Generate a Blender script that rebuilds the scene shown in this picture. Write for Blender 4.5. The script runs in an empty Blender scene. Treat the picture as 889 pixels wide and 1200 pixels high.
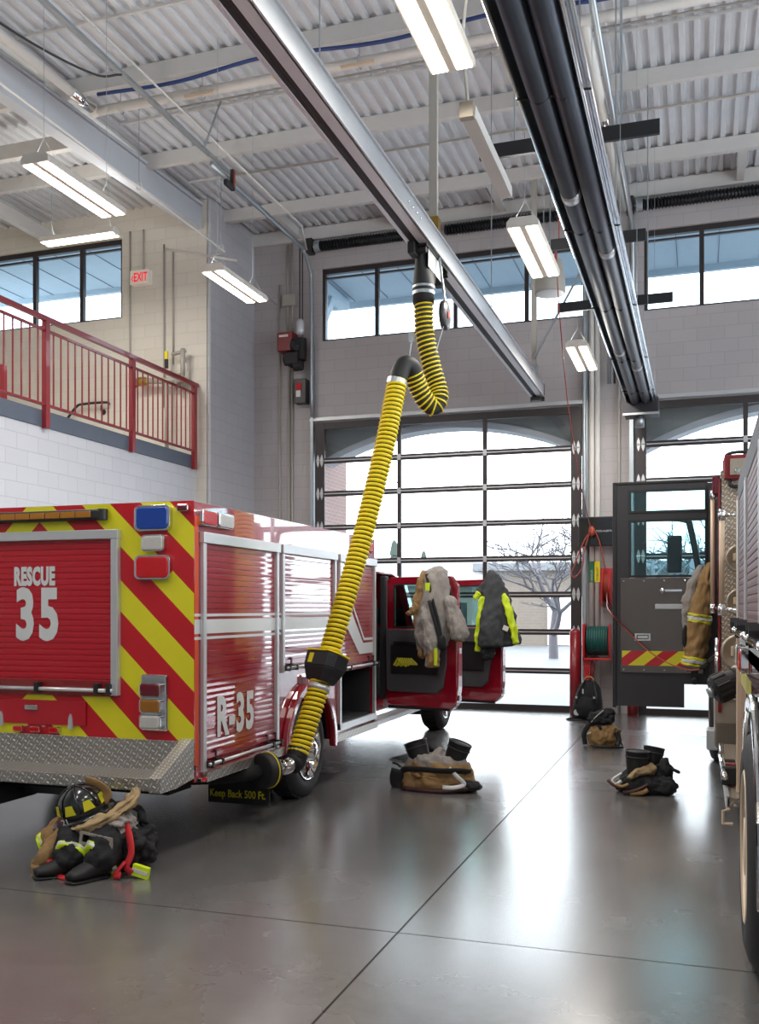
import bpy, bmesh, math, random
from mathutils import Vector, Matrix, noise
random.seed(7)
PI = math.pi
sc = bpy.context.scene
C = sc.collection
ORG = {}

# ------------------------------------------------------------------ materials
class NT:
    def __init__(s, m):
        m.use_nodes = True
        s.t = m.node_tree; s.n = s.t.nodes; s.l = s.t.links
        s.b = s.n['Principled BSDF']
    def new(s, k, **kw):
        n = s.n.new(k)
        for a, v in kw.items(): setattr(n, a, v)
        return n
    def put(s, sock, v):
        if hasattr(v, 'is_output') or isinstance(v, bpy.types.NodeSocket): s.l.new(v, sock)
        else: sock.default_value = v
    def math(s, op, a, b=0.0, c=None):
        n = s.new('ShaderNodeMath', operation=op)
        s.put(n.inputs[0], a); s.put(n.inputs[1], b)
        if c is not None: s.put(n.inputs[2], c)
        return n.outputs[0]
    def mix(s, f, a, b):
        n = s.new('ShaderNodeMix', data_type='RGBA')
        s.put(n.inputs[0], f); s.put(n.inputs[6], a); s.put(n.inputs[7], b)
        return n.outputs[2]
    def pos(s):
        p = s.new('ShaderNodeNewGeometry'); x = s.new('ShaderNodeSeparateXYZ')
        s.l.new(p.outputs['Position'], x.inputs[0])
        return p.outputs['Position'], x.outputs[0], x.outputs[1], x.outputs[2]
    def noise(s, scale, detail=3, vec=None, rough=.5):
        n = s.new('ShaderNodeTexNoise'); n.inputs['Scale'].default_value = scale
        n.inputs['Detail'].default_value = detail; n.inputs['Roughness'].default_value = rough
        s.l.new(vec if vec else s.pos()[0], n.inputs['Vector'])
        return n.outputs['Fac']
    def ramp(s, f, a, b, lo=0.0, hi=1.0):
        n = s.new('ShaderNodeMapRange'); s.put(n.inputs[0], f)
        n.inputs[1].default_value = lo; n.inputs[2].default_value = hi
        n.inputs[3].default_value = a; n.inputs[4].default_value = b
        return n.outputs[0]
    def bump(s, h, st=.3, d=.01):
        n = s.new('ShaderNodeBump'); n.inputs['Strength'].default_value = st
        n.inputs['Distance'].default_value = d; s.put(n.inputs['Height'], h)
        s.l.new(n.outputs[0], s.b.inputs['Normal'])
def rgb(h):
    h = h.lstrip('#'); v = [int(h[i:i+2], 16)/255 for i in (0, 2, 4)]
    return tuple((c/12.92 if c <= .04045 else ((c+.055)/1.055)**2.4) for c in v) + (1,)
def mk(name, col, rough=.5, metal=0, var=.06, vs=6, coat=0, bump=0, bs=40, emit=0, spec=.5, cior=1.5):
    m = bpy.data.materials.new(name); t = NT(m); b = t.b
    c = rgb(col) if isinstance(col, str) else col
    if var:
        lo = tuple(x*(1-var) for x in c[:3])+(1,); hi = tuple(min(1, x*(1+var)) for x in c[:3])+(1,)
        t.put(b.inputs['Base Color'], t.mix(t.noise(vs, 4), lo, hi))
    else: b.inputs['Base Color'].default_value = c
    b.inputs['Roughness'].default_value = rough; b.inputs['Metallic'].default_value = metal
    b.inputs['Specular IOR Level'].default_value = spec
    b.inputs['Coat Weight'].default_value = coat; b.inputs['Coat Roughness'].default_value = .03; b.inputs['Coat IOR'].default_value = cior
    if bump: t.bump(t.noise(bs, 5), bump, .01)
    if emit:
        b.inputs['Emission Color'].default_value = c; b.inputs['Emission Strength'].default_value = emit
    return m
def m_block(name, col, col2, w=.4, h=.2, mort=.005, bump=.5):
    m = bpy.data.materials.new(name); t = NT(m)
    _, x, y, z = t.pos()
    cb = t.new('ShaderNodeCombineXYZ'); t.l.new(t.math('ADD', x, y), cb.inputs[0]); t.l.new(z, cb.inputs[1])
    br = t.new('ShaderNodeTexBrick'); t.l.new(cb.outputs[0], br.inputs['Vector'])
    c = rgb(col); br.inputs['Color1'].default_value = c
    br.inputs['Color2'].default_value = tuple(v*.95 for v in c[:3])+(1,)
    br.inputs['Mortar'].default_value = rgb(col2)
    br.inputs['Scale'].default_value = 1; br.inputs['Brick Width'].default_value = w
    br.inputs['Row Height'].default_value = h; br.inputs['Mortar Size'].default_value = mort
    br.inputs['Mortar Smooth'].default_value = .3; br.inputs['Bias'].default_value = 0
    t.put(t.b.inputs['Base Color'], br.outputs['Color'])
    t.b.inputs['Roughness'].default_value = .6
    h_ = t.math('ADD', t.math('MULTIPLY', br.outputs['Fac'], -1), t.math('MULTIPLY', t.noise(60, 4), .25))
    t.bump(h_, bump, .006)
    return m
def m_floor():
    m = bpy.data.materials.new('polished_concrete'); t = NT(m)
    p, x, y, z = t.pos()
    def joint(v, off, s, w):
        a = t.math('ABSOLUTE', t.math('SUBTRACT', t.math('PINGPONG', t.math('ADD', v, off), s/2), 0))
        return t.math('LESS_THAN', a, w)
    j = t.math('MAXIMUM', joint(x, 1.47, 2.44*2, .006), joint(y, -4.70, 4.26, .005))
    n1 = t.noise(.7, 5); n2 = t.noise(5, 6, rough=.65)
    f = t.math('ADD', t.math('MULTIPLY', n1, .6), t.math('MULTIPLY', n2, .4))
    base = t.mix(t.ramp(f, 0, 1, .35, .65), rgb('#595756'), rgb('#6d6c6c'))
    t.put(t.b.inputs['Base Color'], t.mix(j, base, rgb('#33312f')))
    t.put(t.b.inputs['Roughness'], t.ramp(n1, .2, .3, .3, .7))
    t.put(t.b.inputs['Coat Weight'], t.ramp(j, .75, 0)); t.put(t.b.inputs['Specular IOR Level'], t.ramp(j, .75, .05)); t.b.inputs['Coat Roughness'].default_value = .23; t.b.inputs['Coat IOR'].default_value = 1.6
    t.bump(t.math('ADD', t.math('MULTIPLY', j, -1), t.math('MULTIPLY', n1, .5)), .08, .01)
    return m
def m_tread(name, col):
    m = bpy.data.materials.new(name); t = NT(m)
    p, x, y, z = t.pos()
    u = t.math('ADD', x, y)
    v = t.math('ADD', z, t.math('MULTIPLY', t.math('SUBTRACT', y, x), .5))
    N = 28
    a = t.math('MULTIPLY', t.math('ADD', u, v), N*.7071); b = t.math('MULTIPLY', t.math('SUBTRACT', v, u), N*.7071)
    ca = t.math('SUBTRACT', t.math('FRACT', a), .5); cb = t.math('SUBTRACT', t.math('FRACT', b), .5)
    par = t.math('PINGPONG', t.math('ADD', t.math('FLOOR', a), t.math('FLOOR', b)), 1)
    def el(p_, q_):
        return t.math('ADD', t.math('POWER', t.math('ABSOLUTE', t.math('DIVIDE', p_, .45)), 2), t.math('POWER', t.math('ABSOLUTE', t.math('DIVIDE', q_, .14)), 2))
    d = t.math('ADD', t.math('MULTIPLY', el(ca, cb), par), t.math('MULTIPLY', el(cb, ca), t.math('SUBTRACT', 1, par)))
    f = t.ramp(d, 1, 0, .5, 1.3)
    t.put(t.b.inputs['Base Color'], t.mix(f, rgb(col), rgb('#d8d4cc')))
    t.b.inputs['Metallic'].default_value = .75
    t.put(t.b.inputs['Roughness'], t.ramp(t.noise(12), .28, .45))
    t.bump(f, .8, .006)
    return m
def m_chevron(name, kind):
    """reflective stripes; kind 'v' = mirrored around the truck's centre line, 'd' = plain diagonal"""
    m = bpy.data.materials.new(name); t = NT(m)
    p, x, y, z = t.pos()
    if kind == 'v':
        g = t.math('ADD', z, t.math('MULTIPLY', t.math('ABSOLUTE', t.math('ADD', x, 4.54)), .95))
        f = t.math('FRACT', t.math('DIVIDE', t.math('SUBTRACT', g, 2.286-4.55), .455))
        k = t.math('LESS_THAN', f, .484)
    else:
        g = t.math('SUBTRACT', x, t.math('MULTIPLY', z, 1.25))
        f = t.math('FRACT', t.math('DIVIDE', t.math('ADD', g, 20.07), .34))
        k = t.math('LESS_THAN', f, .5)
    t.put(t.b.inputs['Base Color'], t.mix(k, rgb('#b00d1c'), rgb('#cfc81e')))
    t.b.inputs['Roughness'].default_value = .3; t.b.inputs['Coat Weight'].default_value = .3
    return m
def m_glass(name, tint=(1, 1, 1, 1), g=.08):
    m = bpy.data.materials.new(name); t = NT(m); t.n.remove(t.b)
    tr = t.new('ShaderNodeBsdfTransparent'); tr.inputs[0].default_value = tint
    gl = t.new('ShaderNodeBsdfGlossy'); gl.inputs['Roughness'].default_value = .02
    fr = t.new('ShaderNodeFresnel'); fr.inputs[0].default_value = 1.4
    mx = t.new('ShaderNodeMixShader'); t.l.new(fr.outputs[0], mx.inputs[0])
    t.l.new(tr.outputs[0], mx.inputs[1]); t.l.new(gl.outputs[0], mx.inputs[2])
    t.l.new(mx.outputs[0], t.n['Material Output'].inputs[0])
    return m
def m_emit(name, col, s):
    m = bpy.data.materials.new(name); t = NT(m)
    t.b.inputs['Base Color'].default_value = rgb(col)
    t.b.inputs['Emission Color'].default_value = rgb(col); t.b.inputs['Emission Strength'].default_value = s
    return m
M = dict(
 floor=m_floor(),
 cream=m_block('cream_block', '#d8d2c7', '#cac3b7'), grey=m_block('grey_block', '#b0abab', '#a09a99', bump=.25),
 white=m_block('white_block', '#cdd1d8', '#b9bdc4'), side=m_block('side_block', '#b9b9bd', '#a8a8ab'),
 brick=m_block('red_brick', '#7d5650', '#8f857f', .2, .067, .006), far_brick=m_block('tan_brick', '#6f655b', '#7a7067', .4, .13, .008),
 deck=mk('galvanised_deck', '#c9ccd0', .45, .1, .12, 3, bump=.1, bs=20), purlin=mk('painted_purlin', '#c4c2bf', .5, 0, .05),
 beam=mk('painted_girder', '#c0c5cc', .45, 0, .04), dark=mk('dark_bronze_frame', '#3a3536', .4, .3, .1), 
 alu=mk('brushed_aluminium', '#cdd0d4', .45, .35, .06), steel=mk('galvanised_steel', '#a9b1b6', .38, .8, .12),
 chrome=mk('chrome', '#dcdcdc', .08, 1, 0), satin=mk('satin_trim', '#c6c8ca', .35, .6, .03),
 red=mk('truck_red_paint', '#8e0720', .25, 0, .03, coat=1, cior=2.1), redshut=mk('red_shutter', '#900a20', .3, 0, .04, coat=1, cior=2.0), redshut2=mk('red_rear_shutter', '#a80c20', .35, 0, .04, coat=.4),
 engine_shut=mk('engine_shutter', '#541317', .5, 0, .06),
 engine_red=mk('engine_red_paint', '#7a1216', .25, 0, .05, coat=1),
 chev=m_chevron('rear_chevron', 'v'), chev2=m_chevron('door_chevron', 'd'),
 tread=m_tread('tread_plate', '#a29f9a'), tan_tread=m_tread('tread_plate_warm', '#a0917f'),
 lens_b=mk('blue_lens', '#0d3f9a', .15, 0, .1, 60, coat=.8), lens_r=mk('red_lens', '#b00a14', .2, 0, .1, 60, coat=.5, emit=.12),
 lens_a=mk('amber_lens', '#9a6418', .2, 0, .15, 80, coat=.6), lens_w=mk('clear_lens', '#c2bfba', .15, 0, .08, 60, coat=.8),
 lens_dr=mk('dark_red_lens', '#6a1022', .15, 0, .1, 60, coat=.8), orange=mk('orange_tape', '#c44a22', .4, 0, .1),
 tire=mk('tyre_rubber', '#26262a', .7, 0, .15, bump=.2), black=mk('black_plastic', '#1b1b1e', .45, 0, .15), rubber=mk('black_rubber', '#141416', .6, 0, .1),
 matte=mk('underbody_black', '#0d0d10', .85, 0, .1), inner=mk('compartment_lining', '#2a2b2e', .7, 0, .1),
 trim=mk('grey_door_trim', '#47464a', .6, 0, .06, bump=.1, bs=200), reflect=mk('silver_reflective', '#c7c9c9', .35, .1, .03),
 hose_y=mk('hose_yellow', '#e0c80c', .45, 0, .05), hose_d=mk('hose_dark', '#2c2a20', .7, 0, .1),
 tan=mk('tan_turnout_cloth', '#8d6f47', .85, 0, .22, 9, bump=.4, bs=60), tan2=mk('worn_tan_cloth', '#a08a66', .85, 0, .25, 12, bump=.4, bs=60), 
 quilt=mk('grey_quilted_lining', '#8d8782', .85, 0, .2, 22, bump=.7, bs=45),
 blackcloth=mk('black_cloth', '#17181c', .85, 0, .3, 14, bump=.4, bs=60), darkcloth=mk('charcoal_cloth', '#3a3c40', .8, 0, .12, 10, bump=.3, bs=60),
 lime=mk('lime_reflective', '#c9e018', .55, 0, .05), yel=mk('yellow_reflective', '#c8c21a', .5, 0, .05),
 strap=mk('red_strap', '#b51c24', .7, 0, .1), guard=mk('burgundy_rail_paint', '#8c1f28', .35, 0, .05, coat=.3), band=mk('slate_blue_steel', '#56606f', .5, 0, .08),
 redplastic=mk('red_powder_coat', '#c01e26', .35, 0, .05, coat=.4), operator=mk('dark_red_casing', '#7a1219', .4, 0, .05),
 cord=mk('orange_cord', '#a0412f', .5, 0, .05), green=mk('green_hose', '#0e4f4a', .45, 0, .08), helmet=mk('black_helmet', '#121316', .22, 0, .1, coat=.6),
 leather=mk('maroon_leather', '#3e1b1c', .6, 0, .2), pole=mk('tan_grab_rail', '#cdb8a0', .45, .2, .05), heat=mk('heater_tube', '#4b505a', .4, .5, .3, 3), 
 mirror=mk('polished_reflector', '#dde3ea', .22, .9, .05), whitep=mk('white_paint', '#d5d2cd', .45, 0, .04), conduit=mk('painted_conduit', '#a8a49b', .5, .1, .05),
 spring=mk('black_spring', '#1a1c20', .4, .4, .3, 40), yellow=mk('yellow_label', '#e3cf14', .5, 0, .03), greenl=mk('green_label', '#1d6b45', .5, 0, .03),
 blue=mk('blue_cable', '#22386c', .5, 0, .1), brass=mk('brass', '#a5843c', .3, .8, .1), screen=mk('black_screen', '#16191f', .15, 0, 0, coat=.5),
 glass=m_glass('clear_glass'), tint=m_glass('teal_glass', (.62, .82, .85, 1)), cabglass=m_glass('green_cab_glass', (.62, .82, .82, 1)), soffit_glass=m_glass('window_glass', (.9, .96, 1, 1)),
 tube=m_emit('lamp_diffuser', '#fff2dc', 9), exitp=mk('exit_panel', '#efe9df', .4, 0, .02), exitl=m_emit('exit_letters', '#e0182e', .7), lampcase=mk('lamp_housing', '#cfc9c0', .5, 0, .03),
 soffit=mk('porch_soffit', '#a3b2bd', .6, 0, .05), pave=mk('snowy_pavement', '#66696c', .5, 0, .3, .5), stucco=mk('arch_stucco', '#8c9494', .8, 0, .05), stone=mk('arch_stone', '#b9c0c7', .7, 0, .05),
 bark=mk('tree_bark', '#5c5a5f', .9, 0, .2), roofing=mk('pale_roof', '#74777a', .8, 0, .1), shrub=mk('evergreen', '#35403a', .9, 0, .3), wood=mk('tan_wood', '#8f7a60', .6, 0, .1),
 grime=mk('engine_panel_metal', '#a59a8c', .35, .6, .12), ss=mk('stainless_plate', '#6f6761', .2, .9, .1, 1.5), doorgrey=mk('engine_door_charcoal', '#2e2d31', .4, 0, .08, bump=.05, bs=200))

# ------------------------------------------------------------------ mesh builder
class MB:
    def __init__(s): s.v = []; s.f = []
    def add(s, vs, fs):
        o = len(s.v); s.v += [tuple(v) for v in vs]; s.f += [tuple(i+o for i in f) for f in fs]; return s
    def box(s, x0, y0, z0, x1, y1, z1):
        v = [(x, y, z) for z in (z0, z1) for y in (y0, y1) for x in (x0, x1)]
        return s.add(v, [(0, 2, 3, 1), (4, 5, 7, 6), (0, 1, 5, 4), (2, 6, 7, 3), (0, 4, 6, 2), (1, 3, 7, 5)])
    def cbox(s, c, d, rot=None):
        m = rot.to_matrix() if rot is not None and hasattr(rot, 'to_matrix') else (rot or Matrix.Identity(3))
        v = [Vector(c) + m @ Vector((x*d[0]/2, y*d[1]/2, z*d[2]/2)) for z in (-1, 1) for y in (-1, 1) for x in (-1, 1)]
        return s.add(v, [(0, 2, 3, 1), (4, 5, 7, 6), (0, 1, 5, 4), (2, 6, 7, 3), (0, 4, 6, 2), (1, 3, 7, 5)])
    def bar(s, a, b, w, h):
        a = Vector(a); b = Vector(b); d = (b-a); q = d.to_track_quat('Y', 'Z')
        return s.cbox((a+b)/2, (w, d.length, h), q)
    def prism(s, poly, axis, a0, a1):
        """poly of 2-D points; axis 'x': points are (y,z); 'y': (x,z); 'z': (x,y)"""
        def p(q, a):
            return (a, q[0], q[1]) if axis == 'x' else ((q[0], a, q[1]) if axis == 'y' else (q[0], q[1], a))
        n = len(poly)
        return s.add([p(q, a0) for q in poly]+[p(q, a1) for q in poly],
                     [tuple(range(n))[::-1], tuple(range(n, 2*n))]+[(i, (i+1) % n, n+(i+1) % n, n+i) for i in range(n)])
    def ringprism(s, outer, inner, axis, a0, a1):
        def p(q, a):
            return (a, q[0], q[1]) if axis == 'x' else ((q[0], a, q[1]) if axis == 'y' else (q[0], q[1], a))
        n = len(outer); v = [p(q, a) for a in (a0, a1) for L in (outer, inner) for q in L]
        f = []
        for i in range(n):
            j = (i+1) % n
            f += [(i, j, n+j, n+i), (2*n+i, 3*n+i, 3*n+j, 2*n+j), (i, 2*n+i, 2*n+j, j), (n+i, n+j, 3*n+j, 3*n+i)]
        return s.add(v, f)
    def loft(s, path, rads, n=12, fold=0, freq=5, seed=0, cap=True, closed=False, up=None, tw=0):
        P = [Vector(p) for p in path]; m = len(P); rings = []
        t = (P[1]-P[0]).normalized()
        ref = Vector(up) if up else (Vector((0, 0, 1)) if abs(t.z) < .9 else Vector((1, 0, 0)))
        a = (ref - t*ref.dot(t)).normalized(); vs = []
        for i, p in enumerate(P):
            if 0 < i < m-1: t2 = (P[i+1]-P[i-1]).normalized()
            elif i == 0: t2 = (P[1]-P[0]).normalized()
            else: t2 = (P[-1]-P[-2]).normalized()
            a = (a - t2*a.dot(t2)).normalized(); b = t2.cross(a)
            r = rads[i] if isinstance(rads, (list, tuple)) and len(rads) == m else rads
            ra, rb = r if isinstance(r, (tuple, list)) else (r, r)
            for k in range(n):
                th = 2*PI*k/n + tw*i
                q = 1
                if fold: q = 1 + fold*(math.sin(freq*th+seed+i*.35)*.6 + math.sin((freq*2+1)*th+seed*2.1-i*.6)*.4) 
                vs.append(p + a*(math.cos(th)*ra*q) + b*(math.sin(th)*rb*q))
        fs = [(i*n+k, i*n+(k+1) % n, (i+1)*n+(k+1) % n, (i+1)*n+k) for i in range(m-1) for k in range(n)]
        if closed: fs += [((m-1)*n+k, (m-1)*n+(k+1) % n, (k+1) % n, k) for k in range(n)]
        elif cap: fs += [tuple(range(n))[::-1], tuple((m-1)*n+k for k in range(n))]
        return s.add(vs, fs)
    def cyl(s, a, b, r, n=16, r2=None): return s.loft([a, b], [r, r if r2 is None else r2], n)
    def lathe(s, prof, c, axis='z', n=24, cap=True):
        """prof of (radius, height) along axis from c"""
        vs = []
        for r, h in prof:
            for k in range(n):
                t = 2*PI*k/n; a, b = r*math.cos(t), r*math.sin(t)
                vs.append({'z': (c[0]+a, c[1]+b, c[2]+h), 'x': (c[0]+h, c[1]+a, c[2]+b), 'y': (c[0]+a, c[1]+h, c[2]+b)}[axis])
        m = len(prof)
        fs = [(i*n+k, i*n+(k+1) % n, (i+1)*n+(k+1) % n, (i+1)*n+k) for i in range(m-1) for k in range(n)]
        if cap: fs += [tuple(range(n))[::-1], tuple((m-1)*n+k for k in range(n))]
        return s.add(vs, fs)
    def blob(s, c, r, amp=.15, fr=3, seed=0, sub=3, flat=None):
        bm = bmesh.new(); bmesh.ops.create_icosphere(bm, subdivisions=sub, radius=1)
        vs = []
        for v in bm.verts:
            q = v.co * (1 + amp*noise.noise(v.co*fr + Vector((seed*3.1, seed, -seed))) + amp*.5*noise.noise(v.co*fr*2.7+Vector((seed, 5, seed))))
            p = Vector((c[0]+q.x*r[0], c[1]+q.y*r[1], c[2]+q.z*r[2]))
            if flat is not None and p.z < flat: p.z = flat
            vs.append(p)
        fs = [tuple(v.index for v in f.verts) for f in bm.faces]; bm.free()
        return s.add(vs, fs)
    def xf(s, m):
        s.v = [tuple(m @ Vector(v)) for v in s.v]; return s
    def build(s, name, mat, parent=None, smooth=False, bevel=0, seg=2, label=None, kind=None, sub=0, angle=None):
        me = bpy.data.meshes.new(name)
        if parent is not None: o0 = ORG[parent.name]
        else:
            xs = list(zip(*s.v)); o0 = ((min(xs[0])+max(xs[0]))/2, (min(xs[1])+max(xs[1]))/2, min(xs[2]))
        me.from_pydata([(x-o0[0], y-o0[1], z-o0[2]) for x, y, z in s.v], [], s.f)
        bm = bmesh.new(); bm.from_mesh(me); bmesh.ops.recalc_face_normals(bm, faces=bm.faces); bm.to_mesh(me); bm.free()
        o = bpy.data.objects.new(name, me); C.objects.link(o)
        me.materials.append(M[mat] if isinstance(mat, str) else mat)
        if parent is not None: o.parent = parent
        else: o.location = o0
        ORG[o.name] = o0
        if smooth:
            for p in me.polygons: p.use_smooth = True
            if angle or bevel:
                pass
        if bevel:
            b = o.modifiers.new('b', 'BEVEL'); b.width = bevel; b.segments = seg; b.limit_method = 'ANGLE'; b.angle_limit = .6
        if sub:
            b = o.modifiers.new('s', 'SUBSURF'); b.levels = sub; b.render_levels = sub
        if label: o['label'] = label
        if kind: o['kind'] = kind
        return o
def thing(name, label, cat, loc, group=None, kind=None):
    o = bpy.data.objects.new(name, None); C.objects.link(o); o.location = loc; o.empty_display_size = .1
    ORG[o.name] = tuple(loc)
    if label: o['label'] = label
    if cat: o['category'] = cat
    if group: o['group'] = group
    if kind: o['kind'] = kind
    return o
def tag(o, label, cat, group=None):
    o['label'] = label; o['category'] = cat
    if group: o['group'] = group
    return o
def spline(pts, n=8):
    """Catmull-Rom through pts"""
    P = [Vector(p) for p in pts]; P = [P[0]*2-P[1]]+P+[P[-1]*2-P[-2]]; out = []
    for i in range(1, len(P)-2):
        for k in range(n):
            t = k/n; a, b, c, d = P[i-1], P[i], P[i+1], P[i+2]
            out.append(.5*((2*b)+(-a+c)*t+(2*a-5*b+4*c-d)*t*t+(-a+3*b-3*c+d)*t**3))
    out.append(P[-2]); return out
def text(body, size, m, parent, rot, loc, name='lettering', bold=0, sx=1, ext=.001, mat='reflect', align='LEFT'):
    cu = bpy.data.curves.new(name, 'FONT'); cu.body = body; cu.size = size; cu.extrude = ext; cu.offset = bold
    cu.align_x = align; cu.space_character = 1.0 + bold*9; cu.resolution_u = 3
    o = bpy.data.objects.new(name, cu); C.objects.link(o)
    bpy.context.view_layer.update()
    me = bpy.data.meshes.new_from_object(o.evaluated_get(bpy.context.evaluated_depsgraph_get()))
    C.objects.unlink(o); bpy.data.objects.remove(o)
    R = Matrix.Translation(Vector(loc)-Vector(ORG[parent.name])) @ rot @ Matrix.Diagonal((sx, 1, 1, 1))
    me.transform(R); me.materials.clear(); me.materials.append(M[mat])
    q = bpy.data.objects.new(name, me); C.objects.link(q); q.parent = parent; ORG[q.name] = ORG[parent.name]
    return q
REAR = Matrix.Rotation(PI/2, 4, 'X')                       # faces -Y
SIDE = Matrix.Rotation(PI/2, 4, 'Z') @ Matrix.Rotation(PI/2, 4, 'X')   # faces +X, reads along +Y

def wallholes(name, mat, axis, a, b, u0, u1, z0, z1, holes):
    """wall slab between a and b on axis ('y' = runs along x, 'x' = runs along y) with rectangular holes (u0,u1,z0,z1)"""
    us = sorted({u0, u1, *[h[0] for h in holes], *[h[1] for h in holes]}); zs = sorted({z0, z1, *[h[2] for h in holes], *[h[3] for h in holes]})
    mb = MB()
    for i in range(len(us)-1):
        for j in range(len(zs)-1):
            cu, cz = (us[i]+us[i+1])/2, (zs[j]+zs[j+1])/2
            if any(h[0] < cu < h[1] and h[2] < cz < h[3] for h in holes): continue
            if axis == 'y': mb.box(us[i], a, zs[j], us[i+1], b, zs[j+1])
            else: mb.box(a, us[i], zs[j], b, us[i+1], zs[j+1])
    return mb.build(name, mat, kind='structure')

# ------------------------------------------------------------------ the room
YB = 15.65; XL = -7.59; YC = 14.02; DZ = 8.36
D1 = (-6.38, -1.80); D2 = (-0.97, 3.63); DH = 4.90
MB().box(-13.5, -7.0, -.2, 7.2, YB+.3, 0).build('floor', 'floor', kind='structure')
wallholes('wall_back', 'grey', 'y', YB, YB+.3, XL-.01, 7.2, 0, DZ+.2, [(D1[0], D1[1], 0, DH), (D2[0], D2[1], 0, DH), (-6.29, -1.74, 6.34, 7.61), (-.84, 3.75, 6.34, 7.61)])
MB().box(XL-.07, YC-.004, 0, XL, YB+.3, DZ+.2).build('wall_left', 'side', kind='structure', bevel=.035, seg=4)
wallholes('wall_mezzanine', 'cream', 'y', YC, YC+.3, -13.5, XL-.07, 0, DZ+.4, [(-13.0, -9.26, 6.57, 7.92)])
MB().box(-13.8, -7.0, 0, -13.5, YC+.3, DZ+.4).build('wall_far_left', 'cream', kind='structure')
MB().box(-8.17, 3.5, 0, -7.87, YC, 3.95).build('wall_low', 'white', kind='structure')
MB().box(-13.5, 3.5, 3.85, -8.17, YC, 4.13).build('floor_mezzanine', 'cream', kind='structure')
MB().box(-8.18, 3.5, 3.95, -7.85, YC-.1, 4.16).build('trim_1', 'band', kind='structure', bevel=.004)
wallholes('wall_right', 'white', 'x', 7.2, 7.5, -7.0, YB+.3, 0, DZ+.3, [(-4, 0, 1.0, 6.5), (2, 6, 1.0, 6.5), (8, 12, 1.0, 6.5)])
wallholes('wall_front', 'white', 'y', -7.3, -7.0, -13.8, 7.5, 0, DZ+.3, [])
# corrugated roof deck
mb = MB(); p = .17; x = -13.5; prof = []
while x < 7.3:
    prof += [(x, DZ), (x+.055, DZ), (x+.07, DZ+.045), (x+.155, DZ+.045)]; x += p
prof.append((x, DZ))
n = len(prof); vs = [(q[0], y, q[1]+t) for y in (-7.2, YB+.25) for t in (0, .02) for q in prof]
fs = []
for i in range(n-1):
    fs += [(i, i+1, 2*n+i+1, 2*n+i), (n+i, 3*n+i, 3*n+i+1, n+i+1), (i, n+i, n+i+1, i+1), (2*n+i, 2*n+i+1, 3*n+i+1, 3*n+i)]
mb.add(vs, fs); ceil = mb.build('ceiling', 'deck', kind='structure')
# purlins (channels running along x)
def channel_x(y, x0, x1, z1=DZ-.003, h=.2, d=.09):
    return MB().box(x0, y, z1-h, x1, y+.012, z1).box(x0, y+.012, z1-h, x1, y+d, z1-h+.014).box(x0, y+.012, z1-.012, x1, y+d, z1)
for y in (14.5, 12.35, 10.3, 8.2, 6.1, 4.0, 1.9, -.2, -2.3, -4.4):
    channel_x(y, -13.5, 7.2).build('purlin', 'purlin', ceil)
for xx in (-6.7, -4.9, -3.07, -1.25, .57, 2.4, 4.2):
    MB().box(xx-.055, 14.59, DZ-.2, xx+.055, YB-.02, DZ-.185).box(xx-.008, 14.59, DZ-.19, xx+.008, YB-.02, DZ-.01).build('roof_strut', 'purlin', ceil)
for y in (9.3, 11.4, 13.3, 7.2, 5.1):
    MB().box(XL, y, DZ-.05, 7.2, y+.03, DZ-.02).build('bridging_angle', 'purlin', ceil)
# sloping girder over the mezzanine edge
g = MB()
for (z0a, z0b, x0, x1) in ((7.66, 7.88, -8.02, -7.72),):
    y0, y1 = 3.0, YC
    s0 = z0a-.04*(9.36-3.0)
    def sl(x0, x1, h0, h1):
        t0, t1 = (7.66-.041*6.36, 7.88)
        g.add([(x0, y0, t0+h0), (x1, y0, t0+h0), (x1, y0, t0+h1), (x0, y0, t0+h1), (x0, y1, t1+h0*.85), (x1, y1, t1+h0*.85), (x1, y1, t1+h1*.72), (x0, y1, t1+h1*.72)],
              [(0, 1, 2, 3), (4, 7, 6, 5), (0, 4, 5, 1), (1, 5, 6, 2), (2, 6, 7, 3), (3, 7, 4, 0)])
    sl(-7.90, -7.72, 0, .02); sl(-7.90, -7.745, .02, .50); sl(-7.90, -7.72, .50, .52)
g.build('roof_girder', 'beam', ceil)
for y in (11.2,):
    MB().box(-13.5, y-.1, 7.95, -8.1, y, 8.15).build('mezzanine_joist', 'purlin', ceil)
for x_ in (-10.6, -12.6):
    MB().box(x_-.06, 11.3, 7.93, x_+.06, YC, 8.13).build('mezzanine_joist', 'purlin', ceil)
# wall ledger above the clerestory
MB().box(XL, YB-.07, DZ-.24, 7.2, YB, DZ-.02).build('trim_2', 'purlin', kind='structure', bevel=.004)

# windows (clerestory)
def window(name, x0, x1, z0, z1, y, mull, depth=.08):
    r = thing(name, None, None, ((x0+x1)/2, y, z0), kind='structure')
    w = .055
    MB().ringprism([(x0, z0), (x1, z0), (x1, z1), (x0, z1)], [(x0+w, z0+w*.7), (x1-w, z0+w*.7), (x1-w, z1-w*1.6), (x0+w, z1-w*1.6)], 'y', y, y+depth).build('window_frame', 'dark', r)
    MB().box(x0+w, y+.01, z1-w*3.1, x1-w, y+depth-.02, z1-w*2.6).build('top_rail', 'dark', r)
    for m_ in mull: MB().box(m_-.035, y+.002, z0+w*.6, m_+.035, y+depth-.002, z1-w*1.5).build('mullion', 'dark', r)
    e = [x0+w]+list(mull)+[x1-w]
    for a, b in zip(e, e[1:]): MB().box(a, y+.04, z0+.03, b, y+.046, z1-.05).build('window_pane', 'soffit_glass', r)
    MB().box(x0, y-.02, z0-.03, x1, y, z0).build('window_sill', 'band', r)
    return r
window('window_1', -6.29, -1.74, 6.34, 7.61, YB+.05, (-5.29, -3.9, -2.7))
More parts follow.
